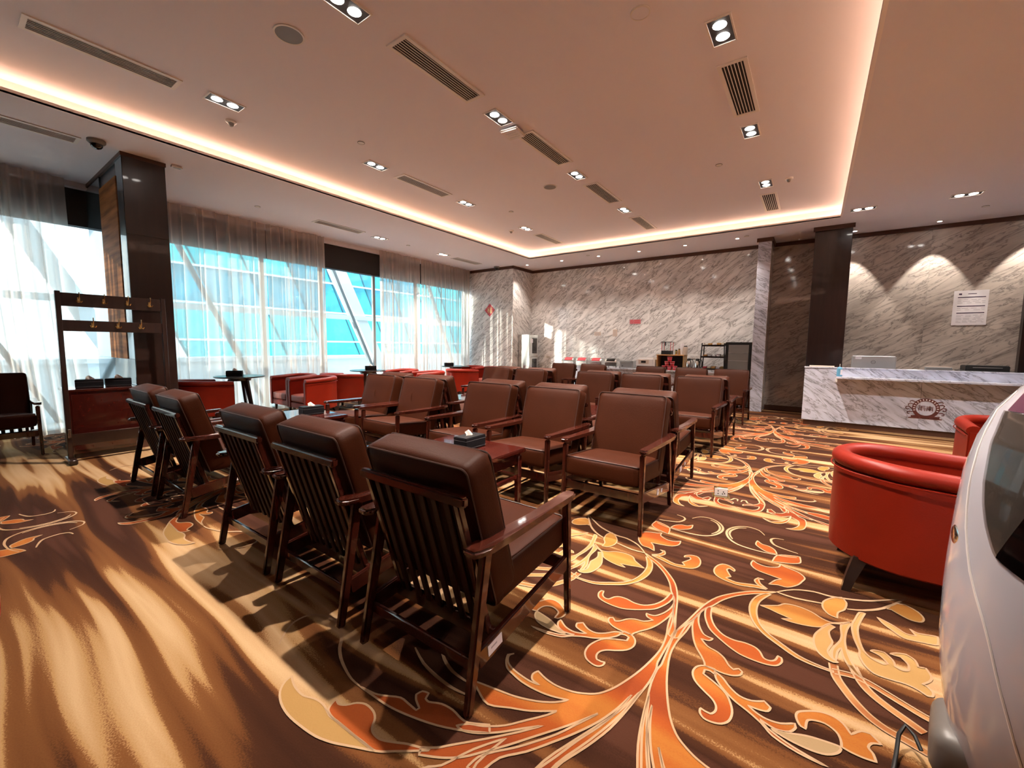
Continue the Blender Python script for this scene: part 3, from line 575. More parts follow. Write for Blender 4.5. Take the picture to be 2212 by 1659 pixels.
# ================================================================== FURNITURE
# ---- brown lounge armchair, local: faces +Y, feet at y -.40 and +.40
def make_chair():
    t = thing('lounge_chair', '', 'armchair')
    TILT = R(17)
    for s in (-1, 1):
        obj('leg', bar((s * .327, -.40, 0), (s * .318, -.285, .612), (.030, .040), (.036, .052), .008, 2), 'chair_wood', t)
        obj('leg', bar((s * .327, .385, 0), (s * .32, .36, .612), (.030, .034), (.036, .048), .008, 2), 'chair_wood', t)
        # shaped armrest: paddle wide at the rear, narrowing to the front
        pr_ = [(-.40, .028), (-.37, .040), (-.30, .043), (-.15, .036), (.05, .030), (.25, .029), (.36, .031), (.405, .024)]
        out = [(s * .327 + w_, y) for y, w_ in pr_] + [(s * .327 - w_, y) for y, w_ in reversed(pr_)]
        bm = prism(out, .612, .642, 'XY')
        for v in bm.verts: v.co.z += .012 * max(0, v.co.y - .1) / .3 + .010 * max(0, -.2 - v.co.y) / .2
        bmesh.ops.bevel(bm, geom=bm.edges[:], offset=.010, segments=3, affect='EDGES', clamp_overlap=True)
        obj('armrest', bm, 'chair_wood', t)
        obj('side_rail', bar((s * .322, -.345, .185), (s * .322, .365, .285), (.024, .082), (.024, .082), .006, 2), 'chair_wood', t)
        obj('back_stile', bar((s * .268, -.205, .20), (s * .268, -.392, .815), (.030, .030), (.030, .030), .005), 'chair_wood', t)
    obj('front_rail', bar((-.31, .355, .275), (.31, .355, .275), (.07, .024), None, .005, 1, (0, 0, 1)), 'chair_wood', t)
    obj('rear_rail', bar((-.31, -.21, .20), (.31, -.21, .20), (.075, .024), None, .005, 1, (0, 0, 1)), 'chair_wood', t)
    obj('stretcher', bar((-.31, -.352, .165), (.31, -.352, .165), (.05, .020), None, .005, 1, (0, 0, 1)), 'chair_wood', t)
    obj('top_rail', bar((-.315, -.397, .828), (.315, -.397, .828), (.040, .034), None, .008, 2, (0, 0, 1)), 'chair_wood', t)
    slat = None
    for k in range(7):
        x = -.21 + .07 * k
        if slat is None: slat = obj('back_slat', bar((0, -.222, .22), (0, -.394, .815), (.034, .014), None, .003), 'slat_wood', t); slat.location.x = x
        else: obj('back_slat', slat.data, None, t, loc=(x, 0, 0))
    c = cushion(.305, .30, .082, .035, (.004, .012, .018)); rot_bm(c, R(4.5), 'X'); move(c, (0, .10, .418)); seat = obj('seat_cushion', c, 'leather_brown', t, angle=180)
    def loop(hx, hz, y, n=5, r=.03):
        pts = []
        for cx, cz, a0 in ((hx - r, hz - r, 0), (-hx + r, hz - r, 90), (-hx + r, -hz + r, 180), (hx - r, -hz + r, 270)):
            for k in range(n + 1): a = R(a0 + 90 * k / n); pts.append((cx + r * math.cos(a), y, cz + r * math.sin(a)))
        return pts
    c = cushion(.31, .078, .335, .030, (.004, .016, .010)); rot_bm(c, TILT, 'X'); move(c, (0, -.222, .652)); back = obj('back_cushion', c, 'leather_brown', t, angle=180)
    bm = B()
    for y in (-.070, .070): tube(bm, loop(.303, .328, y), .0045, 6, True)
    rot_bm(bm, TILT, 'X'); move(bm, (0, -.222, .652)); obj('piping', bm, 'piping_leather', back)
    bm = B(); tube(bm, [(p[0], p[2], .073) for p in loop(.298, .293, 0)], .0045, 6, True); rot_bm(bm, R(4.5), 'X'); move(bm, (0, .10, .418)); obj('piping', bm, 'piping_leather', seat)
    return t
chair0 = make_chair()
ROWS = [
 (1.50, 0, [-1.305, -2.144, -2.944, -4.33, -5.13], 'front row, back to the camera'),
 (3.37, PI, [-1.29, -2.10, -2.915, -4.05, -4.83], 'second row, facing the camera'),
 (4.34, 0, [-1.32, -2.24, -3.05, -4.22, -5.02], 'third row, behind the second row\'s backs'),
 (6.15, PI, [-1.31, -2.14, -2.92, -4.20, -4.97], 'fourth row, facing the camera'),
 (7.08, 0, [-1.29, -2.12, -2.94, -4.20, -4.98], 'fifth row, behind the fourth row\'s backs'),
 (8.96, PI, [-1.30, -2.05, -2.89, -4.26, -5.05], 'last row before the buffet, facing the camera')]
ORD = ['nearest the aisle', 'second from the aisle', 'third from the aisle', 'fourth from the aisle', 'farthest from the aisle']
used = False; chairs = {}
for ri, (cy, rz, xs, desc) in enumerate(ROWS):
    for k, x in enumerate(xs):
        o = place(chair0, used, (x, cy, 0), rz + random.uniform(-.012, .012), 'brown leather chair, %s, %s' % (desc, ORD[k]), 'brown lounge chairs in rows'); used = True
        chairs[(ri, k)] = o
for k, (x, y, rz, lb) in enumerate([(-8.02, .40, R(-90), 'brown lounge chair at the left edge beside the coat rack, facing right')]):
    place(chair0, True, (x, y, 0), rz, lb, 'brown lounge chairs by the coat rack')
# crease pulled into two back cushions
for key, sx in (((1, 3), .02), ((1, 4), -.02)):
    bm = B(); tube(bm, [(sx, -.138, .80), (sx + .008, -.128, .74), (sx - .004, -.116, .69)], .006, 6, radii=[.001, .006, .001])
    obj('crease', bm, 'leather_brown', chairs[key])
def asset_tag(ch, s, y, w_=.07, h=.036):
    z = .235 + (y) * .14; bm = bx(-.0008, .0008, -w_ / 2, w_ / 2, -h / 2, h / 2); o = obj('asset_tag', bm, 'paper', ch, False)
    o.location = (s * .3352, y, z); o.rotation_euler = (R(8), 0, 0); o['label'] = 'small white inventory sticker'
    obj('print', bx(-.0003, .0003, -w_ * .3, w_ * .12, -.004, .004), 'ink_grey', o, False).location = (s * .0009, 0, .004)
asset_tag(chairs[(0, 0)], 1, -.245, .09, .046); asset_tag(chairs[(0, 3)], 1, -.02, .10, .04)
asset_tag(chairs[(1, 0)], -1, .0, .05, .05); asset_tag(chairs[(1, 0)], -1, -.10, .04, .03); asset_tag(chairs[(2, 0)], 1, -.12, .06, .05); asset_tag(chairs[(2, 0)], 1, .03, .04, .03)

# ---- red tub chair, faces +Y
def make_tub():
    t = thing('tub_chair', '', 'armchair')
    path = []
    for k in range(7): path.append((-.36, .36 - .36 * k / 6, k / 6 * .5))
    for k in range(1, 20): a = PI + PI * k / 20; path.append((.36 * math.cos(a), .37 * math.sin(a), .5 + .5 * math.sin(PI * k / 20)))
    for k in range(7): path.append((.36, .36 * k / 6, (1 - k / 6) * .5))
    def sweep(prof, closed=True, cap=True):
        bm = B(); rings = []
        for i, (x, y, s) in enumerate(path):
            a = path[max(i - 1, 0)]; b = path[min(i + 1, len(path) - 1)]
            d = Vector((b[0] - a[0], b[1] - a[1])).normalized(); n = Vector((d.y, -d.x)); n = -n if n.dot(Vector((x, y if y < 0 else 0))) < 0 else n
            zs = .93 + .07 * min(1, s * 1.25)
            rings.append([bm.verts.new((x + n.x * p, y + n.y * p, q if q < .3 else .3 + (q - .3) * zs * 1.0)) for p, q in prof])
        m = len(prof)
        for i in range(len(rings) - 1):
            for k in range(m if closed else m - 1): bm.faces.new((rings[i][k], rings[i][(k + 1) % m], rings[i + 1][(k + 1) % m], rings[i + 1][k]))
        if cap: bm.faces.new(rings[0]); bm.faces.new(rings[-1][::-1])
        return bm
    obj('shell', sweep([(-.045, .185), (-.02, .175), (.0, .19), (.004, .40), (.0, .69), (-.07, .70), (-.085, .36), (-.08, .185)]), 'leather_red', t, angle=50)
    c = [(-.035 + .052 * math.cos(a), .735 + .047 * math.sin(a)) for a in [2 * PI * k / 14 for k in range(14)]]
    rim = obj('arm_roll', sweep(c), 'leather_red', t, angle=60)
    bm = B(); tube(bm, [(x * 1.045, y * 1.045 if y < 0 else y, .3 + .387 * (.93 + .07 * min(1, s * 1.25))) for x, y, s in path], .004, 6); obj('piping', bm, 'leather_red', rim)
    # front faces of the arms
    for s in (-1, 1): obj('arm_front', bx(s * .32 - .042, s * .32 + .042, .352, .374, .18, .70, .010, 2), 'leather_red', t)
    obj('seat_base', bx(-.285, .285, -.24, .362, .185, .29, .012, 2), 'leather_red', t)
    c = cushion(.272, .30, .07, .03, (0, .01, .02)); move(c, (0, .065, .365)); obj('seat_cushion', c, 'leather_red_seat', t, angle=180)
    for s in (-1, 1):
        obj('leg', bar((s * .285, .305, 0), (s * .285, .295, .19), (.036, .036), (.046, .046), .004), 'leg_dark', t)
        bm = B()
        for k in range(5):
            pass
        p = [(s * .30, -.285, 0), (s * .278, -.268, .07), (s * .255, -.245, .14), (s * .24, -.225, .20)]
        rr = [.020, .025, .030, .034]; rings = []
        for q, r_ in zip(p, rr): rings.append([bm.verts.new((q[0] + a * r_, q[1] + b * r_, q[2])) for a, b in ((-1, -1), (1, -1), (1, 1), (-1, 1))])
        for i in range(3):
            for k in range(4): bm.faces.new((rings[i][k], rings[i][(k + 1) % 4], rings[i + 1][(k + 1) % 4], rings[i + 1][k]))
        bm.faces.new(rings[0][::-1]); bm.faces.new(rings[-1]); obj('leg', bm, 'leg_dark', t, False)
    return t
tub0 = make_tub()
SC_ = 1
TUBS = [((.52, 3.34), R(-90), 'red leather tub chair in the right foreground beside the white robot'),
 ((1.50, 5.62), R(180), 'red leather tub chair before the reception desk emblem'),
 ((-8.38, 2.62), R(4), 'red leather tub chair left of the first round table, behind the front row'),
 ((-7.78, 4.32), R(177), 'red leather tub chair right of the first round table, nearer the room'),
 ((-8.57, 4.36), R(180), 'red leather tub chair right of the first round table, against the curtain'),
 ((-8.36, 5.16), R(6), 'red leather tub chair left of the second round table, legs showing'),
 ((-8.55, 7.10), R(176), 'red leather tub chair right of the second round table, against the curtain'),
 ((-7.55, 7.05), R(150), 'red leather tub chair right of the second round table, turned to the room'),
 ((-7.75, 8.35), R(-4), 'red leather tub chair left of the third round table, seen from behind'),
 ((-8.60, 9.78), R(180), 'red leather tub chair in the far corner by the marble wall'),
 ((-7.78, 9.72), R(172), 'red leather tub chair before the marble wall edge, beside the steel dispenser')]
for i, ((x, y), rz, lb) in enumerate(TUBS): place(tub0, i > 0, (x, y, 0), rz, lb, 'red tub chairs')
place(tub0, True, (-2.9, -.262, 0), R(180), 'red leather tub chair barely showing at the left edge of the picture', 'red tub chairs')

# ---- round window tables
def make_round():
    t = thing('round_table', '', 'table')
    obj('table_top', lathe(B(), [(0, .775), (.385, .775), (.40, .782), (.405, .79), (.40, .80), (0, .80)], 40), 'leg_dark', t, angle=30)
    obj('apron', lathe(B(), [(0, .715), (.17, .715), (.19, .775), (0, .775)], 24), 'leg_dark', t)
    for k in range(3):
        a = R(20 + 120 * k); bm = bar((.30, 0, 0), (.14, 0, .735), (.045, .035), (.095, .05), .006, 1, (1, 0, 0)); rot_bm(bm, a, 'Z'); obj('leg', bm, 'leg_dark', t)
    return t
rt0 = make_round()
for i, (x, y, rz, lb) in enumerate([(-8.52, 3.29, 0, 'dark round table by the first window curtain, nearest the timber fin'), (-8.5, 6.0, .5, 'dark round table in front of the uncovered window'), (-8.5, 8.98, 1.0, 'dark round table by the last curtain near the marble wall')]):
    place(rt0, i > 0, (x, y, 0), rz, lb, 'round tables along the windows')
# ---- square dark red tea tables between the rows
def make_square():
    t = thing('tea_table', '', 'table'); h = .42
    bm = bx(-h, h, -h, h, .515, .55, .007, 2); obj('table_top', bm, 'table_wood', t)
    obj('waist', bx(-h + .035, h - .035, -h + .035, h - .035, .485, .516, .004), 'table_wood', t)
    for s in (-1, 1):
        obj('apron', bx(-h + .03, h - .03, s * (h - .045) - .010, s * (h - .045) + .010, .415, .487, .004), 'table_wood', t)
        obj('apron', bx(s * (h - .045) - .010, s * (h - .045) + .010, -h + .03, h - .03, .415, .487, .004), 'table_wood', t)
        obj('stretcher', bx(-h + .05, h - .05, s * (h - .05) - .012, s * (h - .05) + .012, .29, .32, .004), 'table_wood', t)
        obj('stretcher', bx(s * (h - .05) - .012, s * (h - .05) + .012, -h + .05, h - .05, .29, .32, .004), 'table_wood', t)
        for q in (-1, 1):
            obj('leg', bar((s * (h - .05), q * (h - .05), 0), (s * (h - .05), q * (h - .05), .49), (.040, .040), (.050, .050), .005), 'table_wood', t)
            obj('strut', bx(s * .14 - .012, s * .14 + .012, q * (h - .05) - .009, q * (h - .05) + .009, .318, .417), 'table_wood', t, False)
    return t
st0 = make_square()
for i, (x, y, lb) in enumerate([(-2.335, 2.46, 'dark red square tea table behind the front row, nearest the camera'), (-4.97, 2.50, 'dark red square tea table reflecting the window, behind the front row on the left'), (-2.35, 5.22, 'dark red square tea table between third and fourth chair rows, nearer the aisle'), (-4.55, 5.24, 'dark red square tea table between third and fourth chair rows, nearer the windows'), (-2.35, 8.02, 'dark red square tea table between fifth and last chair rows, nearer the aisle'), (-4.6, 8.02, 'dark red square tea table between fifth and last chair rows, nearer the windows')]):
    place(st0, i > 0, (x, y, 0), 0, lb, 'square tea tables')
# ---- tissue boxes
def make_tissue():
    t = thing('tissue_box', '', 'tissue box'); a, b, h = .125, .07, .10
    obj('case', bx(-a, a, -b, b, 0, h, .005, 2), 'box_leather', t)
    for zz in (.012, .072): obj('stitching', bx(-a - .0006, a + .0006, -b - .0006, b + .0006, zz, zz + .0022), 'stitch', t, False)
    obj('slot', prism([(.055 * math.cos(2 * PI * k / 20), .02 * math.sin(2 * PI * k / 20)) for k in range(20)], h - .0005, h + .001, 'XY'), 'black_plastic', t, False)
    bm = B(); n = 12; g = []
    for i in range(n + 1):
        u = i / n; row = []
        for j in range(6):
            v = j / 5; wx = .045 * (1 - .25 * v)
            row.append(bm.verts.new(((u - .5) * 2 * wx + .008 * math.sin(v * 3), .012 * math.sin(u * 7 + v * 2) * (1 - .3 * v) + .02 * v * v, h - .002 + .045 * v * (1 - .9 * (u - .45) ** 2) * (.8 + .3 * math.sin(u * 4)))))
        g.append(row)
    for i in range(n):
        for j in range(5): bm.faces.new((g[i][j], g[i + 1][j], g[i + 1][j + 1], g[i][j + 1]))
    obj('tissue', bm, 'tissue', t, angle=80); return t
ts0 = make_tissue()
for i, (x, y, z, rz, lb) in enumerate([(-2.30, 2.60, .55, R(90), 'black leather tissue box on the nearest tea table'), (-4.91, 2.66, .55, R(85), 'black leather tissue box on the tea table reflecting the window'), (-8.50, 3.20, .80, R(60), 'black tissue box on the first round table'), (-8.42, 6.02, .80, R(60), 'black tissue box on the round table at the uncovered window'), (-8.52, 8.72, .80, R(55), 'black tissue box on the last round table'), (-7.28, 1.13, .832, R(80), 'black tissue box on the low red cabinet, left one'), (-7.30, 1.40, .832, R(80), 'black tissue box on the low red cabinet, right one')]):
    place(ts0, i > 0, (x, y, z), rz, lb, 'black tissue boxes')

# ---- coat rack and low cabinet at the left
t = thing('coat_rack', 'tall dark wooden coat rack with brass hooks, left of the front row', 'coat rack', (-6.87, 0, 0))
for y in (.865, 1.795):
    obj('post', bx(-.03, .03, y - .022, y + .022, .05, 1.96, .004), 'dark_wood', t); obj('foot', bx(-.16, .16, y - .035, y + .035, 0, .06, .01), 'dark_wood', t)
for z0, z1, ys in ((1.795, 1.945, (1.03, 1.24, 1.45, 1.66)), (1.515, 1.64, (1.13, 1.35, 1.56))):
    p = obj('plank', bx(-.012, .012, .885, 1.775, z0, z1, .003), 'dark_wood', t)
    for y in ys:
        hk = B(); zc = z0 + .075
        box(hk, .012, .018, y - .011, y + .011, zc - .03, zc + .03)
        tube(hk, [(.018, y, zc + .02), (.05, y, zc + .02), (.062, y, zc + .05), (.062, y, zc + .085)], .005, 6)
        for s in (-1, 1): tube(hk, [(.018, y, zc - .015), (.04, y + s * .018, zc - .025), (.05, y + s * .026, zc - .005)], .005, 6)
        obj('hook', hk, 'brass', p)
obj('lower_rail', bx(-.014, .014, .885, 1.775, .20, .33, .003), 'dark_wood', t)
for y in (.865, 1.795): obj('bracket', bx(.03, .045, y - .012, y + .012, .30, .40, .003), 'steel', t)
t = thing('low_cabinet', 'low dark red wooden cabinet beside the timber fin', 'cabinet', (-7.30, 1.22, 0))
obj('body', bx(-.24, .24, -.31, .325, .06, .80, .004), 'table_wood', t); obj('top', bx(-.26, .26, -.33, .325, .80, .832, .005), 'table_wood', t)
obj('plinth', bx(-.22, .225, -.30, .32, 0, .06), 'dark_wood', t, False); obj('door', bx(.24, .252, -.29, .305, .10, .77, .003), 'table_wood', t)

# ================================================================== RECEPTION, BUFFET, ROBOT
d = thing('reception_desk', 'white marble reception desk with round brown emblem', 'desk', (-.115, 9.45, 0))
obj('plinth', bx(.03, 4.7, .03, .75, 0, .1), 'trim_wood', d, False)
for k in range(3): obj('marble_panel', bx(4.75 / 3 * k + (.001 if k else 0), 4.75 / 3 * (k + 1) - .001, 0, .06, .1, 1.06), 'marble_desk', d, False)
obj('side_panel', bx(0, .04, .06, .75, .1, 1.06), 'marble_desk', d, False); obj('body', bx(.04, 4.75, .07, .74, .1, .74), 'dark_wood', d, False)
obj('top_slab', bx(-.012, 4.76, -.012, .16, 1.06, 1.082, .003), 'marble_desk', d, False); obj('work_top', bx(.04, 4.75, .14, .75, .74, .77), 'marble_desk', d, False)
obj('ledge', bx(.455, 4.76, -.30, -.001, .895, .932, .004), 'marble_desk', d, False); obj('ledge_return', bx(.455, .475, -.30, -.001, .84, .895), 'ceiling_trim_white', d, False)
# emblem on the front: ring, scrolls, two characters, ribbon
em = thing('x', '', 'x'); em.name = 'emblem'; em.parent = d; em.location = (1.655, -.004, .455)
for kk in ('label', 'category'): del em[kk]
em['label'] = 'round brown emblem with scroll ornaments'
def xz(bm): rot_bm(bm, R(90), 'X'); return bm
bm = B(); lathe(bm, [(.118, 0), (.118, .004), (.165, .004), (.165, 0), (.118, 0)], 40, cap=False); obj('ring', xz(bm), 'emblem_brown', em, False)
for k in range(24):
    a = 2 * PI * k / 24
    if 200 < math.degrees(a) < 340: continue
    bm = bx(-.007, .007, -.012, .012, .004, .0052); rot_bm(bm, a - PI / 2, 'Z'); move(bm, (.141 * math.cos(a), .141 * math.sin(a), 0)); obj('tick', xz(bm), 'paper', em, False)
for s in (-1, 1):
    for pts in ([(.16, -.02), (.20, .02), (.235, .015), (.24, -.015), (.215, -.03), (.20, -.015)], [(.15, .06), (.19, .075), (.215, .055), (.205, .035)], [(.155, -.07), (.19, -.06), (.22, -.075), (.215, -.10), (.19, -.10)], [(.13, .10), (.17, .12), (.20, .10)]):
        bm = B(); tube(bm, [(s * x, -.003, z) for x, z in pts], .006, 6); obj('scroll', bm, 'emblem_brown', em)
obj('ribbon', bx(-.17, .17, -.005, 0, -.155, -.125), 'emblem_brown', em, False); obj('ribbon', bx(-.20, .20, -.004, 0, -.172, -.158), 'emblem_brown', em, False)
def strokes(parent, bars, ox, oz, s, mat, y=-.005):
    for x0, z0, x1, z1 in bars:
        obj('stroke', bx(ox + x0 * s, ox + x1 * s, y, y + .004, oz + z0 * s, oz + z1 * s), mat, parent, False)
G1 = [(0, .90, 1, 1), (.1, .66, .9, .75), (0, 0, .1, .66), (.9, 0, 1, .66), (.42, 0, .52, .9), (.2, .45, .35, .54), (.2, .25, .35, .34), (.62, .45, .8, .54), (.62, .25, .8, .34)]
G2 = [(0, .82, 1, .91), (.45, .72, .55, 1.05), (.04, 0, .14, .66), (.86, 0, .96, .66), (.04, .6, .96, .69), (.25, .38, .75, .46), (.25, .2, .75, .28), (.45, .02, .55, .55)]
strokes(em, G1, -.088, -.042, .082, 'emblem_brown'); strokes(em, G2, .006, -.042, .082, 'emblem_brown')
# things on the desk
t = thing('monitor', 'silver computer monitor seen from behind on the reception desk', 'monitor', (.88, 9.95, .77))
obj('screen_back', bx(-.31, .31, -.02, .025, .06, .53, .018, 3), 'silver_paint', t); obj('stand', bx(-.04, .04, -.01, .05, .0, .2), 'silver_paint', t, False); obj('base', bx(-.12, .12, -.02, .16, 0, .012, .004), 'silver_paint', t)
obj('sticker', bx(-.255, -.165, -.0212, -.0200, .46, .50), 'paper', t, False)
bm = B(); lathe(bm, [(.027, 0), (.027, .0015), (.032, .0015), (.032, 0), (.027, 0)], 28, cap=False); rot_bm(bm, R(90), 'X'); move(bm, (0, -.0200, .41)); obj('logo', bm, 'ink_dark', t, False)
me = text_mesh('DELL', .022); lo = obj('logo_text', me, 'ink_dark', t); lo.location = (0, -.0212, .41); lo.rotation_euler = (R(90), 0, 0)
t = thing('printer', 'low black printer on the reception desk', 'printer', (2.24, 9.90, .77))
obj('body', bx(-.24, .24, -.16, .16, 0, .40, .01, 2), 'black_plastic', t); obj('paper_slot', bx(-.16, .16, -.163, -.155, .36, .372), 'grey_plastic', t, False); obj('tray', bx(-.30, .30, -.18, .18, .30, .315, .004), 'black_plastic', t, False)
t = thing('card_holder', 'small grey box between monitor and printer', 'box', (1.72, 9.93, .77)); obj('tray', bx(-.16, .16, -.05, .05, 0, .35, .004), 'grey_plastic', t); obj('card', bx(-.15, .15, .0, .004, .345, .372), 'paper_beige', t, False)
t = thing('sanitizer_bottle', 'blue hand sanitizer pump bottle on the desk ledge', 'bottle', (.385, 9.27, .9325))
obj('bottle', lathe(B(), [(0, 0), (.036, 0), (.040, .008), (.040, .13), (.030, .155), (.014, .165), (0, .165)], 20), 'sanitizer_blue', t); obj('label_band', lathe(B(), [(.0405, .03), (.041, .03), (.041, .12), (.0405, .12)], 20, a0=R(-75), a1=R(5)), 'paper', t, False)
bm = B(); tube(bm, [(0, 0, .16), (0, 0, .205), (.0, -.03, .212), (0, -.045, .206)], .007, 8); obj('pump', bm, 'white_plastic', t)
tag(obj('paper_stack', bx(-.05, .32, 9.56, 9.78, .771, 1.097), 'paper_beige', None, False), 'beige folder standing at the left end of the reception desk', 'folder')
# notice on the wall
n = thing('wall_notice', 'white paper notice with dark purple bars above the reception desk', 'notice', (2.305, YF - .003, 2.20))
obj('sheet', bx(-.225, .225, -.002, .002, -.32, .32), 'paper', n, False)
for z in (.195, .03, -.095): obj('bar', bx(-.17, .19, -.0028, -.002, z - .008, z + .008), 'ink_purple', n, False)
obj('logo', bx(-.16, -.12, -.0028, -.002, .24, .27), 'ink_purple', n, False); obj('title', bx(-.04, .07, -.0028, -.002, .25, .262), 'ink_purple', n, False)
rn = random.Random(3)
for z in (.15, .12, .09, -.01, -.04, -.135, -.16, -.19, -.215, -.245, -.265):
    x = -.17
    while x < .16:
        l = rn.uniform(.03, .09); obj('print_line', bx(x, min(.19, x + l), -.0026, -.002, z - .003, z + .003), 'ink_grey', n, False); x += l + rn.uniform(.015, .06)
# red diamond with character
dm = thing('diamond_sign', 'red paper diamond with a golden character on the marble wall', 'sign', (-8.305, 10.318, 2.508))
obj('sheet', prism([(-.205, 0), (0, -.205), (.205, 0), (0, .205)], -.003, 0), 'sign_red', dm, False)
FU = [(.05, .86, .30, .95), (0, .66, .36, .75), (.22, .50, .36, .66), (.14, 0, .24, .60), (.0, .34, .12, .46), (.26, .36, .38, .46), (.48, .88, 1, .97), (.54, .60, .62, .80), (.88, .60, .96, .80), (.54, .74, .96, .81), (.54, .58, .96, .65), (.46, 0, .54, .50), (.94, 0, 1.02, .50), (.46, .43, 1.02, .50), (.46, .22, 1.02, .29), (.46, 0, 1.02, .07), (.70, 0, .78, .50)]
strokes(dm, FU, -.095, -.095, .185, 'gold_print', -.0055)
# no smoking plate and beige notes on the far wall
s = thing('no_smoking_sign', 'small red and pink no smoking plate on the far marble wall', 'sign', (-4.03, YF - .002, 2.10))
obj('plate', bx(-.155, .155, -.004, 0, -.062, .062), 'sign_pink', s, False); bm = B(); lathe(bm, [(.030, 0), (.030, .002), (.042, .002), (.042, 0), (.030, 0)], 24, cap=False); rot_bm(bm, R(90), 'X'); move(bm, (-.09, -.004, 0)); obj('ring', bm, 'sign_red', s, False)
bm = bx(-.036, .036, -.0055, -.004, -.005, .005); rot_bm(bm, R(45), 'Y'); move(bm, (-.09, 0, 0)); obj('slash', bm, 'sign_red', s, False)
for z in (-.025, .02): obj('print_line', bx(-.03, .13, -.005, -.004, z - .012, z + .012), 'sign_red', s, False)
for x, z, w_, h, lb in ((-5.13, 1.78, .20, .10, 'faint beige note on the far marble wall, wide one'), (-4.60, 1.80, .13, .19, 'faint beige note on the far marble wall, tall one')):
    q = thing('wall_note', lb, 'note', (x, YF - .001, z), 0, 'beige notes on the far wall'); obj('sheet', bx(-w_ / 2, w_ / 2, -.003, 0, -h / 2, h / 2), 'paper_beige', q, False)
    for k in range(3): obj('print_line', bx(-w_ * .4, w_ * .3, -.0036, -.003, h * (.25 - .25 * k) - .004, h * (.25 - .25 * k) + .004), 'ink_grey', q, False)
def socket(x, y, z, lb, n=1):
    q = thing('wall_socket', lb, 'socket', (x, y, z), 0, 'wall sockets')
    for k in range(n):
        c = (k - (n - 1) / 2) * .12; p = obj('plate', bx(c - .056, c + .056, -.010, 0, -.043, .043, .003), 'white_plastic', q)
        for a, b in ((-.018, .01), (.018, .01), (0, -.018)): obj('hole', bx(c + a - .003, c + a + .003, -.0106, -.0098, b - .008, b + .008), 'black_plastic', p, False)
socket(-5.15, YF - .001, 1.12, 'double white wall socket above the chafing dishes', 2); socket(-6.74, YF - .001, 1.12, 'double white wall socket beside the steel dispenser', 2); socket(-2.45, YF - .001, 1.17, 'double white wall socket behind the thermos pots', 2)

# ---- buffet counter and its things (top at z .84)
c = thing('buffet_counter', 'white marble buffet counter along the far wall', 'counter', (-3.63, 11.03, 0))
obj('top', bx(-2.45, 2.42, -.31, .33, .80, .84, .004), 'marble_desk', c, False); obj('body', bx(-2.42, 2.40, -.26, .33, .08, .80), 'marble_desk', c, False); obj('plinth', bx(-2.40, 2.38, -.22, .33, 0, .08), 'trim_wood', c, False)
def chafing(x, lid, lb):
    q = thing('chafing_dish', lb, 'chafing dish', (x, 11.0, .84), 0, 'chafing dishes on the buffet')
    obj('pan', bx(-.17, .17, -.14, .14, .06, .14, .01, 2), 'steel', q); obj('stand', bx(-.18, .18, -.15, .15, .04, .06), 'steel', q, False)
    for sx in (-1, 1):
        for sy in (-1, 1): obj('leg', bx(sx * .16 - .01, sx * .16 + .01, sy * .13 - .01, sy * .13 + .01, 0, .045), 'steel', q, False)
    pr_ = [(.15 * math.cos(R(a)), .145 + .11 * math.sin(R(a))) for a in range(0, 181, 15)]
    bm = prism(pr_, -.165, .165, 'YZ'); obj('lid', bm, 'steel', q, angle=30)
    obj('window_panel', prism([(.152 * math.cos(R(a)), .146 + .112 * math.sin(R(a))) for a in range(110, 176, 11)] + [(-.14, .15)], -.12, .12, 'YZ'), lid, q, angle=30)
    bm = B(); tube(bm, [(-.12, -.16, .15), (-.12, -.185, .16), (.12, -.185, .16), (.12, -.16, .15)], .007, 6); obj('handle', bm, 'steel', q)
for x, m_, lb in ((-5.80, 'cup_red', 'steel chafing dish with dark red lid, leftmost on the buffet'), (-5.38, 'sign_red', 'steel chafing dish with dark red lid, second from the left'), (-4.94, 'cup_red', 'steel chafing dish with dark red lid, third from the left'), (-4.50, 'black_gloss', 'steel chafing dish with dark brown lid')): chafing(x, m_, lb)
q = thing('toaster', 'brushed steel toaster box beside the chafing dishes', 'toaster', (-4.06, 11.0, .84)); obj('body', bx(-.18, .18, -.13, .13, .01, .20, .012, 2), 'silver_paint', q); obj('front_panel', bx(-.15, .15, -.134, -.128, .03, .16), 'grey_plastic', q, False); obj('knob', lathe(B(), [(0, -.0), (.015, 0), (.015, .02), (0, .02)], 12), 'black_plastic', q).location = (-.1, -.135, .05)
q = thing('glass_jar', 'small clear glass on the buffet left of the white steamer', 'glass', (-3.88, 11.18, .84)); obj('glass', lathe(B(), [(0, 0), (.04, 0), (.045, .2), (.041, .2), (.036, .01), (0, .01)], 16), 'clear_glass', q); obj('lid', lathe(B(), [(0, .2), (.047, .2), (.047, .225), (.02, .24), (0, .24)], 16), 'white_plastic', q)
q = thing('rice_steamer', 'white plastic rice steamer with small dark display', 'steamer', (-3.54, 11.0, .84)); obj('body', bx(-.25, .24, -.18, .18, 0, .30, .05, 4), 'white_plastic', q); obj('display', bx(-.10, .02, -.184, -.178, .16, .215), 'black_gloss', q, False); obj('panel', bx(-.17, .10, -.1815, -.176, .13, .24), 'paper_beige', q, False); obj('seam', bx(-.245, .235, -.1815, -.176, .075, .085), 'grey_plastic', q, False)
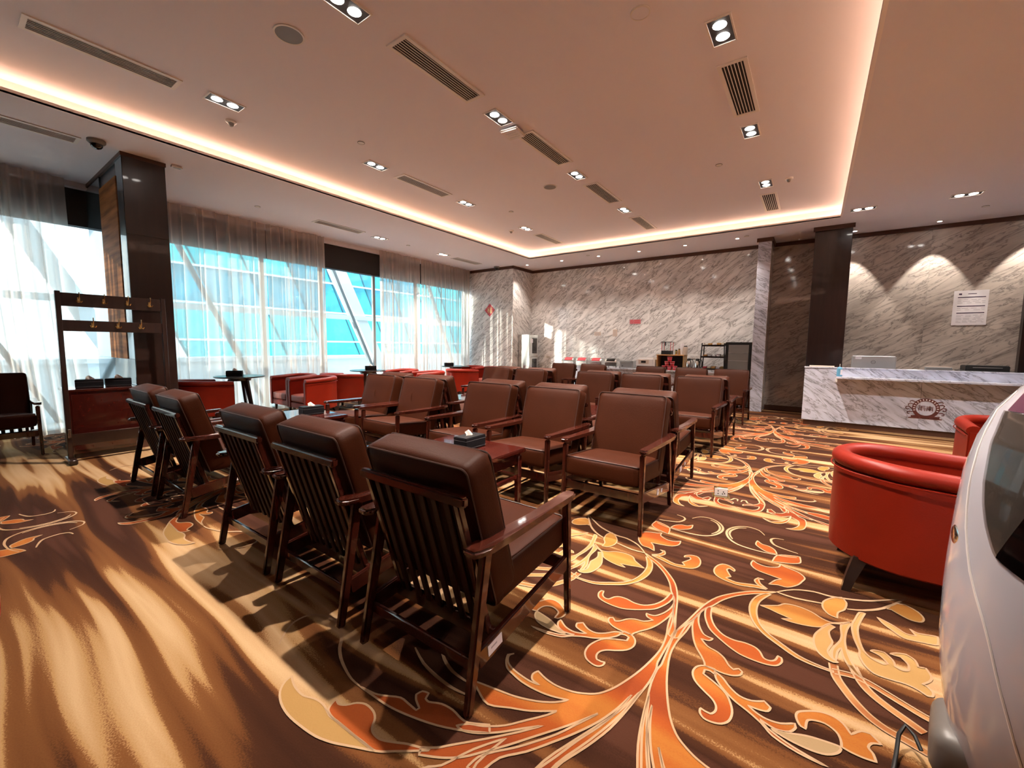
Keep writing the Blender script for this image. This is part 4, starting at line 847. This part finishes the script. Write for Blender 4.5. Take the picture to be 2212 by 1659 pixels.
# oak cabinet
q = thing('oak_cabinet', 'small open oak cabinet on the buffet', 'cabinet', (-2.94, 11.08, .84))
for x in (-.33, .31): obj('side', bx(x, x + .02, -.17, .17, 0, .36), 'oak', q, False)
obj('top', bx(-.34, .34, -.18, .18, .36, .385, .003), 'oak', q, False); obj('back', bx(-.33, .33, .155, .165, .02, .36), 'housing_dark', q, False); obj('bottom', bx(-.31, .31, -.17, .155, 0, .02), 'oak', q, False); obj('shelf', bx(-.31, .31, -.15, .155, .185, .195), 'clear_glass', q, False)
q = thing('popcorn_case', 'black framed glass popcorn case on the oak cabinet', 'popcorn machine', (-3.06, 11.08, 1.225))
obj('base', bx(-.12, .12, -.12, .12, 0, .10, .005), 'black_plastic', q); obj('cap', bx(-.135, .135, -.13, .13, .31, .325), 'black_plastic', q, False)
for sx in (-1, 1):
    for sy in (-1, 1): obj('post', bx(sx * .11 - .006, sx * .11 + .006, sy * .11 - .006, sy * .11 + .006, .10, .31), 'sign_red', q, False)
obj('pane', bx(-.104, .104, -.112, -.108, .10, .31), 'clear_glass', q, False); bm = B(); tube(bm, [(-.05, 0, .31), (-.05, 0, .22)], .012, 8); obj('kettle', bm, 'black_plastic', q)
for i, (x, r, h, m_, lb) in enumerate([(-2.83, .035, .10, 'brass', 'small gold jar beside the popcorn case'), (-2.70, .05, .26, 'paper', 'tall white paper cup stack on the oak cabinet'), (-2.61, .055, .20, 'paper_beige', 'beige canister with dark lid on the oak cabinet'), (-2.77, .03, .13, 'oak', 'small brown bottle on the oak cabinet')]):
    q = thing('canister' if i != 1 else 'paper_cup_stack', lb, 'container', (x, 11.05 + .05 * (i % 2), 1.225), 0, 'containers on the oak cabinet')
    obj('body', lathe(B(), [(0, 0), (r * .85, 0), (r, h * .8), (r * .9, h), (0, h)], 16), m_, q); obj('lid', lathe(B(), [(0, h), (r * .75, h), (r * .7, h + .025), (0, h + .025)], 16), 'black_plastic' if i != 1 else 'paper', q)
# red cup pyramid
cup = thing('instant_noodle_cup', '', 'cup'); obj('cup', lathe(B(), [(0, 0), (.042, 0), (.058, .10), (.062, .105), (0, .106)], 18), 'cup_red', cup); obj('lid', lathe(B(), [(0, .106), (.061, .106), (.061, .110), (0, .110)], 18), 'cup_pink', cup); obj('label_band', lathe(B(), [(.0505, .045), (.0545, .07)], 18, cap=False), 'cup_pink', cup)
cu = False
for r_, (n_, z) in enumerate(((3, 0), (2, .1105), (1, .221))):
    for k in range(n_):
        place(cup, cu, (-2.925 + (k - (n_ - 1) / 2) * .128, 10.84, .84 + z), 0, 'red food cup in the pyramid before the oak cabinet, %s' % (['bottom row left', 'bottom row middle', 'bottom row right', 'middle row left', 'middle row right', 'top'][(0, 3, 5)[r_] + k]), 'pyramid of red cups'); cu = True
def airpot(x, lb):
    q = thing('airpot', lb, 'thermos', (x, 10.98, .84), 0, 'thermos pots')
    obj('body', lathe(B(), [(0, 0), (.072, 0), (.075, .01), (.075, .19), (.055, .24), (.04, .25), (0, .25)], 20), 'steel', q); obj('head', lathe(B(), [(0, .245), (.045, .245), (.045, .28), (.03, .30), (0, .30)], 16), 'black_plastic', q)
    bm = B(); tube(bm, [(.03, 0, .28), (.085, 0, .27), (.10, 0, .22), (.095, 0, .10), (.07, 0, .07)], .010, 8); obj('handle', bm, 'black_plastic', q); bm = B(); tube(bm, [(0, -.03, .275), (0, -.075, .28)], .011, 8); obj('spout', bm, 'black_plastic', q)
airpot(-2.50, 'steel thermos pot with black handle, left one'); airpot(-2.30, 'steel thermos pot with black handle, right one')
# snack rack
q = thing('snack_rack', 'black three-tier snack rack beside the small fridge', 'rack', (-1.95, 11.0, .8405))
for sx in (-1, 1):
    for sy in (-1, 1): obj('post', bar((sx * .27, sy * .15, 0), (sx * .24, sy * .13, .68), (.022, .022), None, 0), 'black_plastic', q, False)
for z in (.04, .33, .60): obj('shelf', bx(-.25, .25, -.14, .14, z, z + .035), 'leg_dark', q, False)
rn = random.Random(9); kk = 0
for z in (.075, .365, .635):
    for k in range(5):
        x = -2.12 + .095 * k; hh = rn.uniform(.03, .055)
        tag(obj('snack_pack', bx(x - .042, x + .042, 10.90, 11.06, .84 + z + .0005, .84 + z + hh, .006), ['snack_a', 'snack_b', 'cup_red', 'paper', 'snack_a'][rn.randrange(5)]), 'small snack packet on the %s shelf of the rack, %s from the left' % (['bottom', 'middle', 'top'][kk], ['first', 'second', 'third', 'fourth', 'fifth'][k]), 'snack', 'snack packets on the rack')
    kk += 1
q = thing('mini_fridge', 'black glass-door mini fridge at the right end of the buffet', 'fridge', (-1.40, 11.03, .8405))
obj('cabinet', bx(-.27, .27, -.20, .28, 0, .70, .01, 2), 'black_plastic', q)
dr = obj('door', bx(-.27, .27, -.235, -.203, .01, .70, .008, 2), 'black_plastic', q); obj('glass', bx(-.205, .205, -.2375, -.2345, .07, .64), 'grey_plastic', dr, False)
for z in (.27, .45): obj('shelf_edge', bx(-.20, .20, -.2390, -.2376, z, z + .008), 'silver_paint', dr, False)
obj('handle', bx(.215, .235, -.250, -.2345, .2, .5, .004), 'black_plastic', dr)
# steel water dispenser in the corner
q = thing('water_dispenser', 'tall stainless water dispenser in the marble corner', 'dispenser', (-7.205, 10.86, 0), R(90))
obj('body', bx(-.24, .24, -.20, .20, .04, 1.75, .008, 2), 'steel', q); obj('base', bx(-.23, .23, -.19, .19, 0, .04), 'black_plastic', q, False)
for z0, z1 in ((1.12, 1.70), (.10, 1.07)):
    p = obj('door', bx(-.225, .225, -.212, -.198, z0, z1, .004), 'silver_paint', q); obj('window', bx(-.10, .17, -.2135, -.2115, z0 + .06, z1 - .05), 'black_gloss', p, False)
obj('sticker', bx(-.19, -.06, -.2145, -.2120, 1.50, 1.62), 'paper', q, False)

# ---- white service robot at the right
PROF = [(0, .03), (.262, .03), (.283, .06), (.302, .124), (.327, .247), (.340, .342), (.349, .457), (.352, .62), (.350, .72), (.346, .822), (.342, .903), (.334, 1.016), (.312, 1.128), (.279, 1.222), (.228, 1.30), (.15, 1.36), (.07, 1.385), (0, 1.39)]
def pz(z):
    for (r0, z0), (r1, z1) in zip(PROF[1:], PROF[2:]):
        if z0 <= z <= z1: return r0 + (r1 - r0) * (z - z0) / (z1 - z0)
    return 0
q = thing('service_robot', 'large white egg-shaped service robot with dark visor at right edge', 'robot', (.75, 1.9, 0))
obj('body_shell', lathe(B(), PROF, 72), 'robot_white', q, angle=60)
def patch(bound, z0, z1, a_end, off, nz=30, na=24, mat=None, name=''):
    bm = B(); rows = []
    for k in range(nz + 1):
        z = z0 + (z1 - z0) * k / nz; a0 = bound(z); row = []
        for i in range(na + 1):
            a = R(a0 + (a_end(z) - a0) * i / na); r = pz(z) + off; row.append(bm.verts.new((r * math.cos(a), r * math.sin(a), z)))
        rows.append(row)
    for k in range(nz):
        for i in range(na): bm.faces.new((rows[k][i], rows[k][i + 1], rows[k + 1][i + 1], rows[k + 1][i]))
    return obj(name, bm, mat, q, angle=80)
def lerp(tab, z):
    for (z0, a0), (z1, a1) in zip(tab, tab[1:]):
        if z0 <= z <= z1: return a0 + (a1 - a0) * (z - z0) / (z1 - z0)
    return tab[0][1] if z < tab[0][0] else tab[-1][1]
VT = [(.76, 244), (.79, 222), (.818, 211), (.847, 208), (.896, 203.9), (.955, 200.3), (1.023, 197.8), (1.076, 195.5), (1.169, 191.1), (1.224, 187.5), (1.29, 184)]
FACE = 250
patch(lambda z: lerp(VT, z), .77, 1.225, lambda z: 2 * FACE - lerp(VT, z), .004, mat='smoke_glass', name='visor')
patch(lambda z: lerp(VT, z) + 1, .772, 1.223, lambda z: 2 * FACE - lerp(VT, z) - 1, .0015, mat='robot_face', name='face_panel')
patch(lambda z: max(lerp(VT, z) + .5, 211 + 60 * (z - .82)), .772, 1.06, lambda z: 2 * FACE - max(lerp(VT, z) + .5, 211 + 60 * (z - .82)), .0028, mat='black_gloss', name='lower_screen')
patch(lambda z: lerp(VT, z) + 3, 1.226, 1.30, lambda z: 2 * FACE - lerp(VT, z) - 3, .003, mat='robot_trim', name='brow_trim')
for off in (-14, ):
    bm = B(); tube(bm, [((pz(z) + .001) * math.cos(R(lerp([(.2, 231), (.4, 222), (.60, 212), (.74, 200), (.85, 193), (.95, 189), (1.05, 186.5), (1.15, 182), (1.28, 176)], z))), (pz(z) + .001) * math.sin(R(lerp([(.2, 231), (.4, 222), (.60, 212), (.74, 200), (.85, 193), (.95, 189), (1.05, 186.5), (1.15, 182), (1.28, 176)], z))), z) for z in [.2 + .06 * k for k in range(19)]], .0035, 6); obj('seam', bm, 'white_plastic', q)
a = R(181.5); bm = lathe(B(), [(0, .004), (.026, .004), (.032, 0), (.032, -.01)], 20); rot_bm(bm, R(90), 'Y'); rot_bm(bm, a, 'Z'); move(bm, ((pz(.81) - .002) * math.cos(a), (pz(.81) - .002) * math.sin(a), .81)); obj('sensor', bm, 'steel', q)
bm = cushion(.13, .075, .085, .05, (0, 0, .0)); rot_bm(bm, R(80), 'Z'); move(bm, (-.27, .03, .087)); obj('base_bumper', bm, 'robot_grey', q); obj('base', lathe(B(), [(0, 0), (.245, 0), (.25, .035), (0, .035)], 40), 'black_plastic', q)
bm = B(); tube(bm, [(.378, 1.87, .05), (.365, 1.90, .072), (.345, 1.93, .078), (.325, 1.90, .055), (.315, 1.85, .022), (.30, 1.78, .012), (.275, 1.70, .010), (.235, 1.62, .010), (.17, 1.56, .010), (.08, 1.52, .010)], .0065, 8); tag(obj('power_cable', bm, 'black_plastic'), 'black power cable trailing over the carpet from the robot', 'cable')
# floor socket
q = thing('floor_socket', 'white flip-up power socket standing on the carpet', 'socket', (-.635, 4.30, 0), R(14)); obj('housing', bx(-.06, .06, -.02, .03, .004, .085, .004), 'brass', q); obj('plate', bx(-.055, .055, -.0225, -.019, .01, .08), 'white_plastic', q, False)
for a, b in ((-.025, .055), (-.025, .03), (.02, .05), (.03, .035), (.012, .03)): obj('hole', bx(a - .004, a + .004, -.0232, -.0222, b - .006, b + .006), 'black_plastic', q, False)
obj('flange', bx(-.075, .075, -.07, .06, .0036, .008), 'brass', q, False)

# ================================================================== CEILING FITTINGS
def make_lamp():
    t = thing('downlight', '', 'downlight')
    bm = B(); a, b = .095, .175
    for x0, x1, y0, y1 in ((-a, -a + .012, -b, b), (a - .012, a, -b, b), (-a + .012, a - .012, -b, -b + .012), (-a + .012, a - .012, b - .012, b)): box(bm, x0, x1, y0, y1, -.010, 0)
    obj('frame', bm, 'ceiling_trim_white', t, False); obj('housing', bx(-a + .012, a - .012, -b + .012, b - .012, -.003, -.0005), 'housing_dark', t, False)
    for s in (-1, 1): obj('lamp', lathe(B(), [(0, -.010), (.040, -.009), (.050, -.004), (.052, -.0031)], 24), 'lamp_glow', t).location = (0, s * .075, 0)
    return t
dl = make_lamp(); du = False
def spot(x, y, z, watts, ang=88, blend=.7, r=.03, tilt=None, col=(1, .88, .77)):
    l = bpy.data.lights.new('downlight_beam', 'SPOT'); l.energy = watts; l.spot_size = R(ang); l.spot_blend = blend; l.shadow_soft_size = r; l.color = col
    o = bpy.data.objects.new('downlight_beam', l); COL.objects.link(o); o.location = (x, y, z)
    if tilt: o.rotation_euler = tilt
ROWN = {-.78: 'right row', -3.09: 'middle row', -5.35: 'left row'}
for x in (-.78, -3.09, -5.35):
    for y, nm in ((2.05, 'nearest in view'), (3.98, 'second in view'), (5.93, 'third in view'), (7.90, 'farthest in view')):
        place(dl, du, (x, y, CEI), 0, 'double recessed ceiling downlight in the %s, %s' % (ROWN[x], nm), 'double downlights in the raised ceiling'); du = True
        spot(x, y, CEI - .02, DOWN_W)
for x, y, lb in ((-8.05, 6.06, 'nearer the fin'), (-8.08, 8.07, 'nearer the marble wall')):
    place(dl, True, (x, y, SOF), 0, 'double downlight in the lower ceiling by the curtains, ' + lb, 'downlights in the lower ceiling'); spot(x, y, SOF - .02, DOWN_W * .8)
for x, y, lb in ((.53, 9.41, 'left one'), (1.745, 9.416, 'right one')):
    place(dl, True, (x, y, SOF), R(90), 'double downlight in the lower ceiling over the reception desk, ' + lb, 'downlights over the desk'); spot(x, y, SOF - .02, DOWN_W * .25, col=(1, .93, .88))
for x, y, lb in ((2.6, 1.2, 'behind the robot'), (2.6, 3.6, 'beyond the robot'), (2.3, 6.1, 'before the desk')):  # added lamps out of view, brightening the right soffit and desk front
    place(dl, True, (x, y, SOF), R(90), 'added unseen double downlight in the lower ceiling at right, ' + lb, 'downlights in the lower ceiling'); spot(x, y, SOF - .02, DOWN_W * (.8 if y > 5 else .4), 125, col=(1, .93, .88))
ml = thing('small_downlight', '', 'downlight'); obj('ring', lathe(B(), [(.035, 0), (.05, 0), (.05, -.006), (.035, -.008)], 24, cap=False), 'ceiling_trim_white', ml); obj('lamp', lathe(B(), [(0, -.003), (.036, -.004), (.037, 0)], 20), 'lamp_glow', ml)
for i, (x, y) in enumerate([(-5.85, 10.44), (-4.75, 10.44), (-3.68, 10.46), (-2.59, 10.45), (-1.50, 10.42), (.523, 11.05), (1.739, 11.06), (2.95, 11.06), (-7.0, 10.44)]):
    place(ml, i > 0, (x, y, SOF), 0, 'small round downlight ' + ['at the corner by the dispenser', 'above the chafing dishes', 'above the no smoking plate', 'above the oak cabinet', 'above the snack rack', 'washing the wall beside the dark column', 'washing the wall above the monitor', 'at the far right of the reception wall', 'at the marble wall corner'][i], 'small round downlights')
    if i >= 5 and i < 8: spot(x, y, SOF - .02, WALL_W, 62, .25, .015)
    else: spot(x, y, SOF - .02, WALL_W * .7, 95, .8, .02)
def make_vent(L):
    t = thing('air_vent', '', 'air vent'); a, b = .125, L / 2; bm = B()
    for x0, x1, y0, y1 in ((-a, -a + .035, -b, b), (a - .035, a, -b, b), (-a + .035, a - .035, -b, -b + .035), (-a + .035, a - .035, b - .035, b)): box(bm, x0, x1, y0, y1, -.010, 0)
    obj('frame', bm, 'ceiling_trim_white', t, False); obj('duct', bx(-a + .035, a - .035, -b + .035, b - .035, -.0015, -.0003), 'vent_dark', t, False)
    sl = None
    for k in range(6):
        x = -.070 + .028 * k
        if sl is None: sl = obj('slat', bx(-.0035, .0035, -b + .035, b - .035, -.0060, -.0016), 'ceiling_trim_white', t, False); sl.location.x = x
        else: obj('slat', sl.data, None, t, loc=(x, 0, 0))
    return t
v0 = make_vent(1.05); vu = False
for x, y, z, lb in [(-5.40, 1.13, CEI, 'left row, nearest in view'), (-5.36, 4.93, CEI, 'left row, third in view'), (-5.39, 8.97, CEI, 'left row, farthest'), (-3.07, 3.03, CEI, 'middle row, nearest in view'), (-3.04, 4.95, CEI, 'middle row behind the white box'), (-3.07, 6.87, CEI, 'middle row, third in view'), (-3.07, 8.94, CEI, 'middle row, farthest'), (-.77, 4.96, CEI, 'right row, nearest in view'), (-.79, 8.93, CEI, 'right row, farthest'), (-8.0, 5.05, SOF, 'lower ceiling by the curtains, middle'), (-8.13, 9.05, SOF, 'lower ceiling by the curtains, farthest'), (-7.26, .68, SOF, 'lower ceiling, left of the dark timber fin')]:
    place(v0, vu, (x, y, z), 0, 'long slatted ceiling air vent, ' + lb, 'ceiling air vents'); vu = True
def disc(name, x, y, z, r, h, mat, lb, cat, group, ring='ceiling_trim_white'):
    q = thing(name, lb, cat, (x, y, z), 0, group); obj('ring', lathe(B(), [(r * .88, -.0005), (r, -.0005), (r, -h), (r * .88, -h)], 32, cap=False), ring, q); obj('grille', lathe(B(), [(0, -h * .8), (r * .9, -h * .8), (r * .9, -.0003)], 32), mat, q)
disc('ceiling_speaker', -3.76, 1.95, CEI, .12, .008, 'grey_plastic', 'round grey ceiling speaker near the nearest downlights', 'speaker', 'ceiling speakers')
disc('ceiling_speaker', -3.67, 6.11, CEI, .11, .008, 'grey_plastic', 'round grey ceiling speaker farther down the ceiling', 'speaker', 'ceiling speakers')
disc('blank_cover', -1.26, 3.41, CEI, .075, .012, 'ceiling_paint', 'pale round cap in the ceiling near the top edge', 'cap', 'round ceiling caps')
def detector(x, y, z, lb):
    q = thing('smoke_detector', lb, 'detector', (x, y, z), 0, 'smoke detectors'); obj('base', lathe(B(), [(0, 0), (.055, 0), (.055, -.018), (.045, -.025), (0, -.025)], 24), 'white_plastic', q); obj('sensor', lathe(B(), [(0, -.025), (.032, -.025), (.026, -.05), (.015, -.06), (0, -.06)], 20), 'grey_plastic', q)
detector(-5.73, 2.25, CEI, 'white smoke detector beside the left row of downlights, near'); detector(-.47, 7.84, CEI, 'white smoke detector at the right row, far'); detector(-5.72, 7.86, CEI, 'white smoke detector at the left row, far')
for i, (x, y, z, lb) in enumerate([(-4.92, 3.44, CEI, 'small sprinkler cap left of the middle row'), (-4.94, 6.78, CEI, 'small sprinkler cap far left of the middle row'), (-1.26, 6.74, CEI, 'small sprinkler cap left of the right row'), (-8.04, 3.51, SOF, 'small sprinkler cap over the wide curtain'), (-8.06, 6.88, SOF, 'small sprinkler cap over the uncovered window'), (-4.95, 10.23, SOF, 'small sprinkler cap before the far wall'), (-1.31, 10.3, SOF, 'small sprinkler cap near the marble pier'), (2.15, 10.33, SOF, 'small sprinkler cap over the reception desk')]):
    disc('sprinkler_cap', x, y, z, .045, .007, 'ceiling_trim_white', lb, 'sprinkler', 'sprinkler caps', 'grey_plastic')
def dome(x, y, lb, s=1):
    q = thing('dome_camera', lb, 'camera', (x, y, SOF), 0, 'dome cameras'); obj('base', lathe(B(), [(0, 0), (.085 * s, 0), (.085 * s, -.025 * s), (.065 * s, -.045 * s), (0, -.045 * s)], 28), 'grey_plastic', q); obj('dome', lathe(B(), [(.058 * s, -.045 * s), (.055 * s, -.07 * s), (.04 * s, -.09 * s), (.02 * s, -.10 * s), (0, -.102 * s)], 24), 'black_gloss', q)
dome(-7.07, 1.32, 'grey dome camera beside the top of the timber fin'); dome(-7.93, 10.17, 'grey dome camera above the marble wall with the diamond')
q = thing('ceiling_box', 'small white box on the ceiling right of the timber fin top', 'box', (-7.16, 2.12, SOF)); obj('case', bx(-.03, .03, -.06, .06, -.03, 0, .004), 'white_plastic', q); obj('lens', bx(-.02, .02, -.04, .04, -.0315, -.030), 'grey_plastic', q, False)
q = thing('access_point', 'square white wireless box hanging under the ceiling vents', 'router', (-3.12, 4.30, CEI), R(6)); bm = bx(-.12, .12, -.12, .12, -.055, -.02, .015, 3); bm2 = bm; obj('case', bm2, 'white_plastic', q); obj('mount', bx(-.06, .06, -.06, .06, -.021, 0), 'grey_plastic', q, False)
for k in range(3): obj('slit', bx(-.07, .07, -.05 + .05 * k, -.046 + .05 * k, -.0556, -.0548), 'grey_plastic', q, False)
